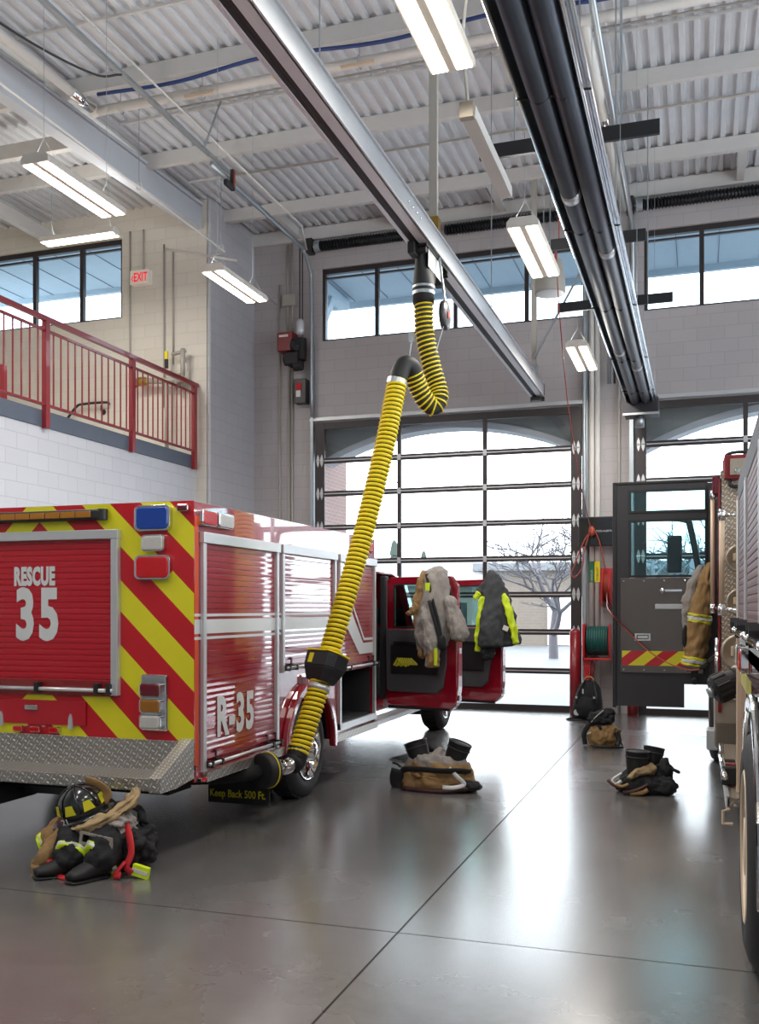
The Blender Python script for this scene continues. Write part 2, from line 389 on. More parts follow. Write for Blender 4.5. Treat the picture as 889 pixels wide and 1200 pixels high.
window('window_2', -.84, 3.75, 6.34, 7.61, YB+.05, (.02, 1.5, 2.6))
window('window_3', -13.0, -9.26, 6.57, 7.92, YC+.05, (-12.4, -11.07, -10.1))

# sectional bay doors
ZS = [.0, .655, 1.285, 1.89, 2.48, 3.07, 3.66, 4.235, 4.88]
def bay_door(name, x0, x1, mulls, half):
    r = thing(name, None, None, ((x0+x1)/2, YB-.05, 0), kind='structure')
    xa, xb = x0+.17, x1-.17
    y0, y1 = YB-.07, YB-.02
    for xx, nm in ((x0, 0), (xb, 1)):
        MB().box(xx, y0, 0, xx+.17, y1, DH).build('side_stile', 'dark', r, bevel=.004)
    for i, z in enumerate(ZS):
        h0, h1 = (.045, .045)
        if i == 0: a, b = 0.0, .10
        elif i == 8: a, b = z-.10, z+.02
        else: a, b = z-.05, z+.045
        MB().box(xa, y0, a, xb, y1, b).build('section_rail', 'dark', r, bevel=.005)
        if 0 < i < 8: MB().box(xa, y0-.012, z-.012, xb, y0, z+.006).build('weather_seal', 'satin', r)
    for i in range(8):
        ms = mulls if i >= 2 else ()
        e = [xa]+list(ms)+[xb]
        for m_ in ms: MB().box(m_-.035, y0+.003, ZS[i]+.04, m_+.035, y1-.003, ZS[i+1]-.045).build('section_mullion', 'dark', r)
        for a, b in zip(e, e[1:]): MB().box(a, YB-.045, ZS[i]+.03, b, YB-.04, ZS[i+1]-.03).build('door_pane', 'glass', r)
    for z in ZS[1:8]:
        for xx in (x0+.05, x0+.12, x1-.05, x1-.12):
            hg = MB().prism([(xx-.028, z), (xx-.02, z+.06), (xx, z+.11), (xx+.02, z+.06), (xx+.028, z), (xx+.02, z-.06), (xx, z-.11), (xx-.02, z-.06)], 'y', y0-.008, y0)
            hg.cyl((xx-.03, y0-.012, z), (xx+.03, y0-.012, z), .009, 8)
            hg.build('hinge', 'satin', r)
        for m_ in mulls: MB().box(m_-.03, y0-.01, z-.05, m_+.03, y0, z+.05).build('hinge', 'satin', r)
    return r
d1 = bay_door('door_1', D1[0], D1[1], (-4.85, -3.37), 0)
d2 = bay_door('door_2', D2[0], D2[1], (.65, 2.1), 0)
for i, (a, b) in enumerate((D1, D2)):
    MB().box(a-.1, YB-.10, DH+.03, b+.1, YB-.03, DH+.07).box(a-.1, YB-.05, DH+.07, b+.1, YB-.03, DH+.10).build('trim_%d' % (3+i), 'satin', kind='structure')

# tracks, shafts and springs of the door lifts
def door_lift(x0, x1, label, vis_left=True):
    r = thing('door_lift', label, 'door hardware', ((x0+x1)/2, YB-.1, 0))
    for sx, xx in ((1, x0-.05), (-1, x1+.05)):
        MB().box(xx-.025, YB-.12, 0, xx+.025, YB-.04, 6.3).build('wall_angle', 'steel', r)
        if vis_left or sx == -1:
            pass
        pts = [(xx, YB-.1, 5.0), (xx, YB-.12, 7.2), (xx, YB-.2, 7.55), (xx, YB-.45, 7.76), (xx, YB-.8, 7.82), (xx, 11.9, 7.82)] if sx == 1 else [(xx, YB-.1, 3), (xx, YB-.1, 6), (xx, YB-.1, 7.0)]
        MB().loft(spline(pts, 5), (.03, .045), 8).build('door_track', 'steel', r, smooth=True)
        MB().box(xx-.08, YB-.2, 7.86, xx+.03, YB-.02, 8.1).build('bearing_plate', 'dark', r)
        MB().cyl((xx+.07*sx, YB-.13, 7.96), (xx+.17*sx, YB-.13, 7.96), .1, 20).build('cable_drum', 'steel', r)
    MB().cyl((x0-.05, YB-.13, 7.96), (x1+.05, YB-.13, 7.96), .018, 10).build('shaft', 'steel', r)
    for a, b in ((x0+.12, x0+1.95), (x0+2.35, x0+4.2)):
        s = MB(); N = int((b-a)/.05); pts = []
        s.cyl((a, YB-.13, 7.96), (b, YB-.13, 7.96), .075, 18)
        for k in range(N*10+1):
            t = k/10; pts.append((a+(b-a)*t/N, YB-.13+.082*math.cos(2*PI*t), 7.96+.082*math.sin(2*PI*t)))
        s.loft(pts, .012, 5); s.build('torsion_spring', 'spring', r, smooth=True)
    return r
door_lift(D1[0], D1[1], 'steel track, shaft and black torsion springs above the left bay door')
door_lift(D2[0], D2[1], 'steel track, shaft and black torsion springs above the right bay door', False)
# piers / wall pipes between the doors
def tube_thing(name, pts, r, mat, label, cat, n=8, sm=1, group=None, k=6):
    o = MB().loft(spline(pts, k) if sm else pts, r, n).build(name, mat, smooth=True)
    return tag(o, label, cat, group)
for i, (xx, rr, lab) in enumerate(((-1.64, .042, 'white pipe carrying a green label on the pier'), (-1.55, .042, 'white pipe carrying a yellow label on the pier'), (-1.22, .02, 'thin grey conduit up the pier, right of the labelled pipes'))):
    t = thing('wall_pipe', lab, 'pipe', (xx, YB-.05, 0), 'vertical pipes on the pier')
    MB().cyl((xx, YB-.05, 0), (xx, YB-.05, 8.1), rr, 14).build('pipe_run', 'conduit' if i == 2 else 'whitep', t, smooth=True)
    if i < 2:
        lb = MB().box(xx-.042, YB-.1, 2.08, xx+.042, YB-.095, 2.41).build('label_plate', 'greenl' if i == 0 else 'yellow', t)
        text('TO FIRE DEPT' if i else 'SPRINKLER', .045, 0, t, Matrix.Rotation(PI/2, 4, 'X') @ Matrix.Rotation(PI/2, 4, 'Z'), (xx+.018, YB-.101, 2.1), 'label_lettering', mat='black' if i else 'whitep', sx=.8)
for k_, xx in enumerate((-.93-.1, -1.74)):
    o = MB().box(xx-.03, YB-.06, 0, xx+.03, YB, 8.1).build('strut_channel', 'steel')
    tag(o, 'steel strut channel up the pier beside the %s bay door' % ('right' if k_ == 0 else 'left'), 'channel')

# ------------------------------------------------------------------ outdoors
MB().box(-60, YB+.3, -.25, 60, 90, -.04).build('ground', 'pave', kind='structure')
def arch_wall(x0, x1, y0, y1, label):
    xm = (x0+x1)/2; w = (x1-x0)/2; spring = 4.28; rise = .62; R = (w*w+rise*rise)/(2*rise); cz = spring+rise-R
    N = 24; pts = []
    for i in range(N+1):
        xx = x0+(x1-x0)*i/N; pts.append((xx, cz+math.sqrt(max(0, R*R-(xx-xm)**2))))
    w_ = MB()
    for a, b in zip(pts, pts[1:]):
        w_.prism([a, b, (b[0], 6.2), (a[0], 6.2)], 'y', y0, y1)
    w_.build('wall_arch', 'stucco', kind='structure')
    s = MB()
    for a, b in zip(pts, pts[1:]):
        s.prism([(a[0], a[1]-.11), (b[0], b[1]-.11), b, a], 'y', y0-.03, y1+.03)
    return s.build('trim_9', 'stone', kind='structure')
arch_wall(-6.6, -1.75, YB+.55, YB+.9, '')
arch_wall(-.95, 3.9, YB+.55, YB+.9, '')
MB().box(-7.6, YB+.5, -.04, -6.42, YB+1.6, 6.2).build('wall_outer_left', 'brick', kind='structure')
MB().box(-1.75, YB+.4, -.04, -.95, YB+.9, 6.2).build('wall_outer_pier', 'brick', kind='structure')
# porch roof soffit outside the clerestory
sf = MB().box(-7.9, YB+.35, 7.95, 8, 18.6, 8.05).box(-16, YC+.35, 7.95, -7.9, 16.2, 8.05).build('ceiling_porch', 'soffit', kind='structure')
MB().box(-7.9, 18.55, 7.84, 8, 18.65, 8.05).box(-16, 16.2, 7.86, -7.9, 16.3, 8.05).build('porch_fascia', 'soffit', sf)
for i in range(34): MB().box(-15.8+i*.7, YB+.35 if i > 11 else YC+.35, 7.94, -15.8+i*.7+.012, 18.5 if i > 11 else 16.2, 7.95).build('soffit_seam', 'band', sf)
br = MB().bar((-6.85, 16.35, 6.25), (-6.85, 17.5, 7.72), .16, .16).box(-6.95, 16.1, 7.72, -6.75, 18.3, 7.9)
tag(br.build('porch_brace', 'soffit'), 'grey diagonal brace under the porch roof outside the clerestory window', 'brace')
# buildings and trees across the street
b = thing('neighbour_house', 'low tan brick building with a white garage door across the street', 'building', (-4, 46, -.04))
MB().box(-9.5, 44, -.04, 2, 52, 3.4).build('wall', 'far_brick', b)
MB().box(-10, 43.6, 3.4, 2.5, 52.4, 3.75).build('roof', 'roofing', b)
MB().box(-6.6, 43.9, 0, -4.2, 44, 2.2).build('garage_door', 'whitep', b)
b = thing('long_house', 'long pale building with a flat white roof across the street on the left', 'building', (-22, 52, -.04))
MB().box(-34, 50, -.04, -11.5, 58, 2.9).build('wall', 'far_brick', b)
MB().prism([(49.4, 2.9), (58.6, 2.9), (54, 4.4)], 'x', -34.5, -11).build('roof', 'roofing', b)
for i in range(5): MB().box(-30+i*3.6, 49.95, .9, -28.8+i*3.6, 50, 2.1).build('window', 'dark', b)
def tree(x, y, h, seed, label, r0=.28):
    rd = random.Random(seed); t = MB()
    def grow(p, d, L, r, lv):
        q = p + d*L; mid = p+d*L*.5+Vector((rd.uniform(-.06, .06), rd.uniform(-.06, .06), 0))*L
        t.loft([p, mid, q], [r, r*.85, r*.68], 6 if lv < 3 else 4, cap=False)
        if lv >= 6 or r < .009: return
        for k in range(3 if lv < 5 else 2):
            a = rd.uniform(.35, .85); ph = rd.uniform(0, 2*PI)
            ax = d.cross(Vector((math.cos(ph), math.sin(ph), .2))).normalized()
            nd = (Matrix.Rotation(a, 3, ax) @ d); nd.z = nd.z*.85+.06; nd.normalize()
            grow(q if k < 2 else mid, nd, L*rd.uniform(.68, .85), r*.62, lv+1)
    grow(Vector((x, y, -.1)), Vector((.04, 0, 1)).normalized(), h*.26, r0, 0)
    return tag(t.build('bare_tree', 'bark', smooth=True), label, 'tree', 'bare trees outside')
tree(-4.75, 33, 6.4, 3, 'bare winter tree in front of the tan building, seen through the left bay door', .17)
tree(-.9, 30, 7, 11, 'bare winter tree outside behind the fire engine door window', .22)
for i, (x, y, s_) in enumerate(((-19, 60, 1.7), (-17.0, 60, 1.3), (-23.8, 60, 2.6))):
    t = thing('evergreen_tree', 'distant evergreen behind the long pale roof, %s of three' % ('middle', 'rightmost', 'leftmost')[i], 'tree', (x, y, 0), 'distant evergreens')
    MB().cyl((x, y, 0), (x, y, 3.5), .12, 6).build('trunk', 'bark', t)
    f = MB()
    for k in range(4): f.lathe([(s_*(.5-.1*k), 0), (s_*.1, s_*.5), (.01, s_*.62)], (x, y, 3.0+k*s_*.42), n=9)
    f.build('foliage', 'shrub', t)
tag(MB().loft(spline([(-30, 38, 7.6), (-10, 38, 6.85), (6, 38, 7.4), (20, 38, 8.2)], 6), .02, 5).build('power_line', 'black'), 'thin power line across the white sky outside', 'cable')

# ------------------------------------------------------------------ shared pieces
def wheel(parent, c, r, w, side=1, rim='chrome', hub=1):
    """c = centre of outer face; side=+1 faces +X"""
    x, y, z = c; s = side
    wr = thing('wheel', None, None, (x-ORG[parent.name][0], y-ORG[parent.name][1], z-ORG[parent.name][2])); wr.parent = parent; ORG[wr.name] = (x, y, z)
    prof = [(r*.60, -.03*s), (r*.66, 0), (r*.80, .012*s), (r*.93, -.01*s), (r, -.05*s), (r*1.0, -w*s+.05*s), (r*.93, -w*s), (r*.6, -w*s)]
    MB().lathe(prof, c, 'x', 48).build('tyre', 'tire', wr, smooth=True)
    tr = MB()
    for k in range(48):
        t = 2*PI*k/48
        for j in range(4):
            yy = y+math.cos(t+.03*(j % 2))*(r+.001); zz = z+math.sin(t+.03*(j % 2))*(r+.001)
            tr.cbox((x-s*(.075+j*(w-.15)/3), yy, zz), (w*.2, .035, .012), Matrix.Rotation(t+PI/2, 3, 'X'))
    tr.build('tread', 'tire', wr)
    rp = [(r*.645, 0.004*s), (r*.62, .012*s), (r*.6, -.01*s), (r*.52, -.10*s), (r*.36, -.09*s), (r*.32, -.03*s), (r*.25, -.03*s+.03*hub*s), (r*.24, .05*s*hub), (r*.1, .075*s*hub), (.002, .08*s*hub)]
    MB().lathe(rp, c, 'x', 40).build('rim', rim, wr, smooth=True)
    nn = MB()
    for k in range(8):
        t = 2*PI*k/8; nn.lathe([(.018, 0), (.016, .04*s), (.006, .05*s)], (x-.09*s, y+math.cos(t)*r*.44, z+math.sin(t)*r*.44), 'x', 8)
    nn.build('wheel_nuts', 'chrome', wr)
    hh = MB()
    for k in range(8):
        t = 2*PI*(k+.5)/8; hh.lathe([(.035, 0), (.035, .004*s)], (x-.098*s, y+math.cos(t)*r*.46, z+math.sin(t)*r*.46), 'x', 10)
    hh.build('hand_hole', 'matte', wr)
    return wr
def shutter(parent, plane, c, u0, u1, z0, z1, mat='redshut', pitch=.042, name='roll_shutter', sgn=1):
    """ribbed slats; plane 'y': face at y=c toward -y ; plane 'x': face toward sgn*x"""
    prof = []; z = z1
    while z > z0+.001:
        zz = max(z-pitch, z0)
        prof += [(.001, z), (.001, z-.003), (.006, z-.006), (.0068, z-pitch*.5), (.006, zz+.001)]; z = zz
    prof.append((0, z0)); n = len(prof); vs = []
    for u in (u0, u1):
        for d, zz in prof: vs.append((u, c-d, zz) if plane == 'y' else (c+sgn*d, u, zz))
    for u in (u0, u1):
        for zz in (z1, z0): vs.append((u, c+.03, zz) if plane == 'y' else (c-sgn*.03, u, zz))
    f = [(i, i+1, n+i+1, n+i) for i in range(n-1)]
    f += [(2*n, 2*n+1, 2*n+3, 2*n+2), (0, n, 2*n+2, 2*n), (n-1, 2*n+1, 2*n+3, 2*n-1)]
    return MB().add(vs, f).build(name, mat, parent)
def lamp_unit(parent, plane, c, u0, u1, z0, z1, lens, name, sgn=1):
    """chrome bezel + lens"""
    d = .045
    def rr(a0, a1, b0, b1, r, k=4):
        out = []
        for cx, cy, t0 in ((a1-r, b1-r, 0), (a0+r, b1-r, PI/2), (a0+r, b0+r, PI), (a1-r, b0+r, 1.5*PI)):
            for i in range(k+1): t = t0+PI/2*i/k; out.append((cx+r*math.cos(t), cy+r*math.sin(t)))
        return out
    r = min(u1-u0, z1-z0)*.22; w = min(u1-u0, z1-z0)*.09
    ax = plane; s = -1 if plane == 'y' else sgn
    o = MB().ringprism(rr(u0, u1, z0, z1, r), rr(u0+w, u1-w, z0+w, z1-w, r*.8), ax, c, c+s*d).build(name, 'chrome', parent, bevel=.004)
    ORG[o.name] = ORG[parent.name]
    MB().prism(rr(u0+w, u1-w, z0+w, z1-w, r*.8), ax, c, c+s*(d+.006)).build('lens', lens, o, bevel=.006)
    q = MB(); n_ = 6
    for i in range(1, n_):
        zz = z0+w+(z1-z0-2*w)*i/n_
        if plane == 'y': q.box(u0+w*1.6, c-d-.009, zz-.0015, u1-w*1.6, c-d-.004, zz+.0015)
        else: q.box(min(c, c+s*(d+.009)), u0+w*1.6, zz-.0015, max(c, c+s*(d+.009)), u1-w*1.6, zz+.0015)
    q.build('lens_rib', lens, o)
    return o

# ------------------------------------------------------------------ RESCUE 35
XS, XC, Y0, Y1 = -3.28, -4.54, 5.83, 9.67; XW = 2*XC-XS
T = thing('rescue_truck', 'red rescue truck with yellow chevron rear, open cab doors and a yellow exhaust hose attached', 'truck', (XC, 8.5, 0))
body = MB()
# body shell as panels: rear wall, roof, side walls with compartment opening
def arch_pts(yc, zc, r, a0, a1, n=14): return [(yc+r*math.cos(a0+(a1-a0)*i/n), zc+r*math.sin(a0+(a1-a0)*i/n)) for i in range(n+1)]
# right side wall in pieces round the wheel arch (centre y 7.83, z .42) and open compartment C (y 8.57-9.6, z .54-1.05)
ya, za, ra = 7.84, .44, .53
side = MB()
ap = arch_pts(ya, za, ra, PI, 0)
for a, b_ in zip(ap, ap[1:]): side.prism([(a[0], a[1]), (b_[0], b_[1]), (b_[0], 2.39), (a[0], 2.39)], 'x', XS-.03, XS)
side.box(XS-.03, Y0, .47, XS, ya-ra, 2.39).box(XS-.03, ya+ra, .44, XS, 8.57, 2.39).box(XS-.03, 8.57, 1.05, XS, 9.6, 2.39).box(XS-.03, 9.6, .42, XS, Y1, 2.39).box(XS-.03, 8.57, .44, XS, 9.6, .55)
side.build('body_side', 'red', T)
MB().box(XW, Y0, .47, XW+.03, Y1, 2.39).build('body_side', 'red', T)
MB().box(XW+.031, Y0+.001, 2.36, XS-.031, Y1, 2.40).build('body_roof', 'red', T)
MB().box(XW, Y0+.01, 2.30, XS-.005, Y1, 2.36).build('roof_lining', 'inner', T)
MB().box(XW, Y1-.03, .5, XS-.001, Y1, 2.39).build('body_front', 'red', T)
MB().box(XW+.031, Y0, .75, XS-.031, Y0+.03, 2.39).box(XW, Y0-.003, .75, XS-.0005, Y0-.0003, 2.398).build('body_rear', 'chev', T)
MB().box(XW+.05, Y0+.1, .52, XS-.6, Y1-.1, .62).box(XS-.6, Y0+.05, .5, XS-.57, ya-ra-.05, 2.3).box(XS-.6, 8.5, .45, XS-.57, 9.62, 1.1).box(XS-.6, 8.5, 1.06, XS-.03, 9.62, 1.1).box(XS-.6, 8.5, .46, XS-.035, 9.62, .565).box(XS-.6, 9.595, .46, XS-.031, 9.62, 1.1).box(XS-.6, 8.5, .45, XS-.03, 8.55, 1.1).build('compartment_box', 'inner', T)
# wheel housing liner and chassis
wl = MB(); ap2 = arch_pts(ya, za, ra+.01, PI, 0)
for a, b_ in zip(ap2, ap2[1:]): wl.prism([a, b_, (b_[0], b_[1]+.02), (a[0], a[1]+.02)], 'x', XS-.75, XS-.03)
wl.build('wheel_housing', 'matte', T)
MB().box(XC-.45, 5.9, .45, XC-.3, 13.2, .65).box(XC+.3, 5.9, .45, XC+.45, 13.2, .65).box(XC-1.0, 6.0, .42, XC+1.0, 6.5, .5).cyl((XC-.9, 7.84, .42), (XC+.9, 7.84, .42), .07, 12).blob((XC, 7.84, .42), (.2, .2, .17), .05).cyl((XC-.9, 12.75, .42), (XC+.9, 12.75, .42), .06).build('chassis', 'matte', T)
MB().box(-4.74, 5.5, .3, -4.62, 5.9, .42).box(-4.62, 5.75, .34, -4.2, 5.85, .42).build('tow_hitch', 'black', T)
# fender flare
fo = arch_pts(ya, za, ra+.055, PI+.12, -.12, 20); fi = arch_pts(ya, za, ra-.02, PI+.12, -.12, 20)
MB().prism(fo+fi[::-1], 'x', XS, XS+.06).build('fender_flare', 'red', T, bevel=.012)
# side skirts (diamond edge) and step rails
MB().box(XS-.02, 5.95, .455, XS+.035, ya-ra-.04, .52).build('rub_rail', 'tread', T)
MB().box(XS-.02, ya+ra+.03, .40, XS+.035, Y1, .47).build('rub_rail', 'tread', T)
# corner tape
MB().box(XS, Y0+.005, .58, XS+.002, Y0+.055, 2.3).build('corner_tape', 'orange', T)
# side shutters with frames
def side_comp(y0, y1, z0, z1, sz0, open_=False):
    fr = MB().box(XS, y0, z0, XS+.03, y0+.045, z1).box(XS, y1-.045, z0, XS+.03, y1, z1).box(XS, y0-.01, z1-.075, XS+.04, y1+.01, z1).build('shutter_frame', 'satin', T, bevel=.004)
    ORG[fr.name] = ORG[T.name]
    shutter(T, 'x', XS-.002, y0+.045, y1-.045, sz0, z1-.07)
    MB().box(XS-.01, y0+.045, sz0-.02, XS+.015, y1-.045, sz0+.012).build('shutter_bottom_rail', 'redshut', T)
    b = MB().cyl((XS+.06, y0+.03, sz0-.05), (XS+.06, y1-.03, sz0-.05), .013, 10)
    o = b.build('lift_bar', 'satin', T, smooth=True); ORG[o.name] = ORG[T.name]
    for yy in (y0+.05, y0+.2, y1-.2, y1-.05):
        MB().box(XS, yy-.012, sz0-.075, XS+.08, yy+.012, sz0-.03).box(XS, yy-.01, sz0-.05, XS+.02, yy+.01, sz0+.03).build('bar_bracket', 'black', o)
side_comp(5.91, 7.17, .53, 2.19, .63)
side_comp(7.24, 8.47, 1.13, 2.19, 1.22)
side_comp(8.56, 9.63, 1.03, 2.18, 1.14)
MB().box(XS, 8.56, .5, XS+.03, 8.6, 1.03).box(XS, 9.59, .5, XS+.03, 9.63, 1.03).box(XS, 8.56, .5, XS+.035, 9.63, .56).build('compartment_frame', 'satin', T)
# silver side stripes
st = MB()
for a, b_ in ((5.89, 8.56), ):
    st.box(XS+.0085, 5.9, 1.485, XS+.010, 8.56, 1.585).box(XS+.0085, 5.9, 1.605, XS+.010, 8.56, 1.625).box(XS+.0085, 5.9, 1.445, XS+.010, 8.56, 1.465)
st.prism([(8.61, 1.93), (8.61, 1.62), (9.16, 1.10+.1), (9.58, 1.2), (9.58, 1.31), (9.27, 1.31)], 'x', XS+.0085, XS+.010)
st.prism([(8.72, 1.93), (8.75, 1.93), (9.31, 1.36), (9.58, 1.36), (9.58, 1.335), (9.29, 1.335)], 'x', XS+.0085, XS+.010)
st.build('side_stripe', 'reflect', T)
MB().box(XS+.001, Y0, 1.485, XS+.0025, 5.91, 1.585).box(XS+.001, Y0, 1.605, XS+.0025, 5.91, 1.625).box(XS+.001, Y0, 1.445, XS+.0025, 5.91, 1.465).build('side_stripe', 'reflect', T)
text('R-35', .385, 0, T, SIDE, (XS+.011, 6.13, .755), 'number_lettering', bold=.015, sx=.74)
# rear face
shutter(T, 'y', Y0-.004, -5.18, -3.90, 1.15, 2.17, 'redshut2')
fr = MB().box(-3.915, Y0-.045, 1.05, -3.86, Y0, 2.215).box(-5.22, Y0-.045, 1.05, -5.165, Y0, 2.215).box(-5.23, Y0-.05, 2.15, -3.855, Y0, 2.215).build('rear_shutter_frame', 'satin', T, bevel=.004)
MB().box(-5.16, Y0-.02, 1.04, -3.92, Y0, 1.15).build('rear_sill', 'engine_red', T)
MB().cyl((-5.15, Y0-.05, 1.085), (-3.9, Y0-.05, 1.085), .014, 10).build('rear_lift_bar', 'satin', T, smooth=True)
for xx in (-4.52, -4.02, -3.92, -5.0): MB().box(xx-.015, Y0-.075, 1.06, xx+.015, Y0-.01, 1.13).build('bar_bracket', 'black', T)
text('RESCUE', .175, 0, T, REAR, (-4.755, Y0-.0135, 1.835), 'word_lettering', bold=.010, sx=.545)
text('35', .50, 0, T, REAR, (-4.745, Y0-.0135, 1.45), 'number_lettering', bold=.020, sx=.70)
# amber traffic bar
ab = MB().box(-5.15, Y0-.07, 2.285, -3.96, Y0, 2.36).build('amber_light_bar', 'black', T, bevel=.015)
ORG[ab.name] = ORG[T.name]
MB().cyl((-3.985, Y0-.035, 2.285), (-3.985, Y0-.035, 2.36), .036, 16).build('end_cap', 'black', ab)
for i in range(8): MB().box(-4.18-i*.128, Y0-.08, 2.30, -4.06-i*.128, Y0-.06, 2.345).build('amber_lens', 'lens_a', ab, bevel=.004)
lamp_unit(T, 'y', Y0, -3.725, -3.445, 2.195, 2.375, 'lens_b', 'blue_warning_light')
lamp_unit(T, 'y', Y0, -3.67, -3.49, 2.055, 2.17, 'lens_w', 'clear_scene_light')
lamp_unit(T, 'y', Y0, -3.725, -3.445, 1.86, 2.03, 'lens_r', 'red_warning_light')
lamp_unit(T, 'y', Y0, -3.39, -3.305, 2.325, 2.372, 'lens_dr', 'corner_marker_light')
tl = MB().box(-3.685, Y0-.03, .815, -3.475, Y0, 1.205).build('tail_light_housing', 'chrome', T, bevel=.03, seg=4)
ORG[tl.name] = ORG[T.name]
lamp_unit(tl, 'y', Y0-.025, -3.67, -3.505, 1.05, 1.15, 'lens_dr', 'stop_light')
lamp_unit(tl, 'y', Y0-.025, -3.67, -3.505, .94, 1.04, 'lens_a', 'turn_light')
lamp_unit(tl, 'y', Y0-.025, -3.67, -3.505, .83, .93, 'lens_w', 'reverse_light')
MB().box(-4.95, Y0-.02, .825, -4.14, Y0, 1.0).build('lower_flap', 'redshut2', T, bevel=.004)
MB().box(-4.64, Y0-.045, .93, -4.53, Y0-.02, .965).build('flap_latch', 'chrome', T, bevel=.006)
for xx in (-4.86, -4.26): MB().prism([(xx-.02, .8), (xx+.02, .8), (xx+.015, .88), (xx, .91), (xx-.015, .88)], 'y', Y0-.03, Y0-.018).build('flap_hinge', 'satin', T)
for xx in (-4.70, -4.55, -4.39): lamp_unit(T, 'y', Y0-.001, xx-.04, xx+.04, .77, .81, 'lens_r', 'rear_marker_light')
# rear step (diamond plate)
MB().box(XW+.02, Y0-.012, .53, XS-.10, Y0+.02, .75).build('kick_plate', 'tread', T)
MB().box(XW+.02, 5.45, .50, XS-.08, Y0, .545).build('rear_step', 'tread', T)
MB().box(XW+.02, 5.42, .475, XS-.05, 5.46, .56).build('step_nosing', 'tread', T, bevel=.006)
MB().prism([(5.40, .47), (5.40, .57), (5.80, .77), (Y0+.02, .77), (Y0+.02, .5), (5.6, .47)], 'x', XS-.09, XS).build('step_end_plate', 'tread', T, bevel=.004)
MB().box(XW+.1, 5.7, .40, XS-.12, 6.0, .48).build('under_bumper', 'matte', T)
# side lights
lamp_unit(T, 'x', XS, 5.87, 6.08, 2.235, 2.345, 'lens_r', 'side_warning_light')
lamp_unit(T, 'x', XS, 6.11, 6.34, 2.235, 2.345, 'lens_w', 'side_scene_light')
lamp_unit(T, 'x', XS, 7.70, 7.97, .985, 1.085, 'lens_r', 'arch_warning_light')
lamp_unit(T, 'x', XS, 9.3, 9.5, 2.235, 2.345, 'lens_r', 'side_warning_light')
lamp_unit(T, 'x', XS, 5.85, 5.92, .47, .50, 'lens_r', 'side_marker_light')
MB().box(XS, 9.6, .47, XS+.02, 9.65, .50).build('amber_marker', 'orange', T, bevel=.005)
# wheels
wheel(T, (XS+.005, ya, .42), .42, .26)
wheel(T, (XS-.34, ya, .42), .42, .26)
wheel(T, (XW+.03, ya, .42), .42, .26, -1)
wheel(T, (-3.33, 12.85, .42), .42, .26)
wheel(T, (-5.72, 12.85, .42), .42, .26, -1)
# mud flap with its wording
mf = MB().box(-3.77, 6.93, .10, -3.23, 6.945, .5).build('mud_flap', 'rubber', T); ORG[mf.name] = ORG[T.name]
text('FIRE EQUIPMENT', .075, 0, mf, REAR, (-3.73, 6.925, .29), 'flap_lettering', mat='trim', sx=.85, bold=.001)
text('Keep Back 500 Ft.', .085, 0, mf, REAR, (-3.755, 6.925, .15), 'flap_lettering', mat='yel', sx=.78, bold=.0015)
# tail pipe
MB().loft(spline([(-3.75, 6.3, .4), (-3.4, 6.5, .4), (-3.2, 6.7, .41)], 5), .06, 14).build('tail_pipe', 'matte', T, smooth=True)
# cab (narrower than the body)
CX = -3.53; CW = 2*XC-CX
cab = MB()
prof_roof = [(9.72, 1.9), (9.8, 2.0), (10.1, 2.06), (11.2, 2.07), (11.5, 2.02), (12.15, 1.42), (12.22, 1.42), (11.52, 2.07), (11.2, 2.12), (10.05, 2.11), (9.72, 2.05)]
cab.prism(prof_roof, 'x', CW+.06, CX-.06).build('cab_roof', 'red', T, smooth=False, bevel=.02)
MB().box(CW, 9.72, .5, CX, 9.80, 2.0).build('cab_rear_wall', 'red', T, bevel=.02)
MB().box(CX-.14, 9.75, .47, CX, 12.15, .60).box(CW, 9.75, .47, CW+.14, 12.15, .6).build('cab_sill', 'red', T, bevel=.02)
MB().prism([(9.75, .55), (10.02, .6), (9.97, 1.0), (10.0, 1.4), (9.93, 1.75), (9.82, 2.0), (9.75, 2.0)], 'x', CX-.1, CX).build('cab_pillar', 'red', T, bevel=.015)
MB().box(CX-.09, 10.84, .55, CX-.01, 10.97, 2.05).build('cab_pillar', 'inner', T, bevel=.02)
MB().prism([(11.95, .55), (12.2, .55), (12.25, 1.40), (11.6, 2.05), (11.48, 2.03), (12.02, 1.38)], 'x', CX-.1, CX).build('cab_pillar', 'red', T, bevel=.015)
MB().box(CW+.05, 9.8, .5, CX-.03, 12.2, .58).build('cab_floor', 'inner', T)
MB().box(CW+.02, 9.8, .55, CW+.06, 12.2, 1.4).build('cab_far_door', 'red', T)
MB().box(CW+.1, 9.85, .58, CX-.12, 10.35, 1.0).box(CW+.1, 9.82, 1.0, CX-.12, 9.98, 1.75).build('rear_seat', 'blackcloth', T, bevel=.05)
MB().box(XC+.15, 10.9, .58, CX-.15, 11.4, 1.0).box(XC+.15, 10.85, 1.0, CX-.15, 11.0, 1.8).box(CW+.15, 10.85, .58, XC-.15, 11.4, 1.0).box(CW+.15, 10.85, 1.0, XC-.15, 11.0, 1.8).build('front_seats', 'blackcloth', T, bevel=.05)
MB().box(CW+.05, 11.85, .8, CX-.1, 12.2, 1.4).build('dashboard', 'black', T, bevel=.05)
sw = MB(); cpt = Vector((XC-.4, 11.72, 1.3)); sw.loft([cpt+Vector((.19*math.cos(t*PI/12), -.08*math.sin(t*PI/12), .18*math.sin(t*PI/12))) for t in range(24)], .014, 6, closed=True); sw.build('steering_wheel', 'black', T, smooth=True)
hd = MB().prism([(12.15, .62), (12.15, 1.42), (12.6, 1.40), (13.6, 1.28), (13.78, 1.1), (13.8, .5), (13.45, .45)]+arch_pts(12.85, .42, .52, .05, PI-.05, 10), 'x', CX-.15, CX+.08)
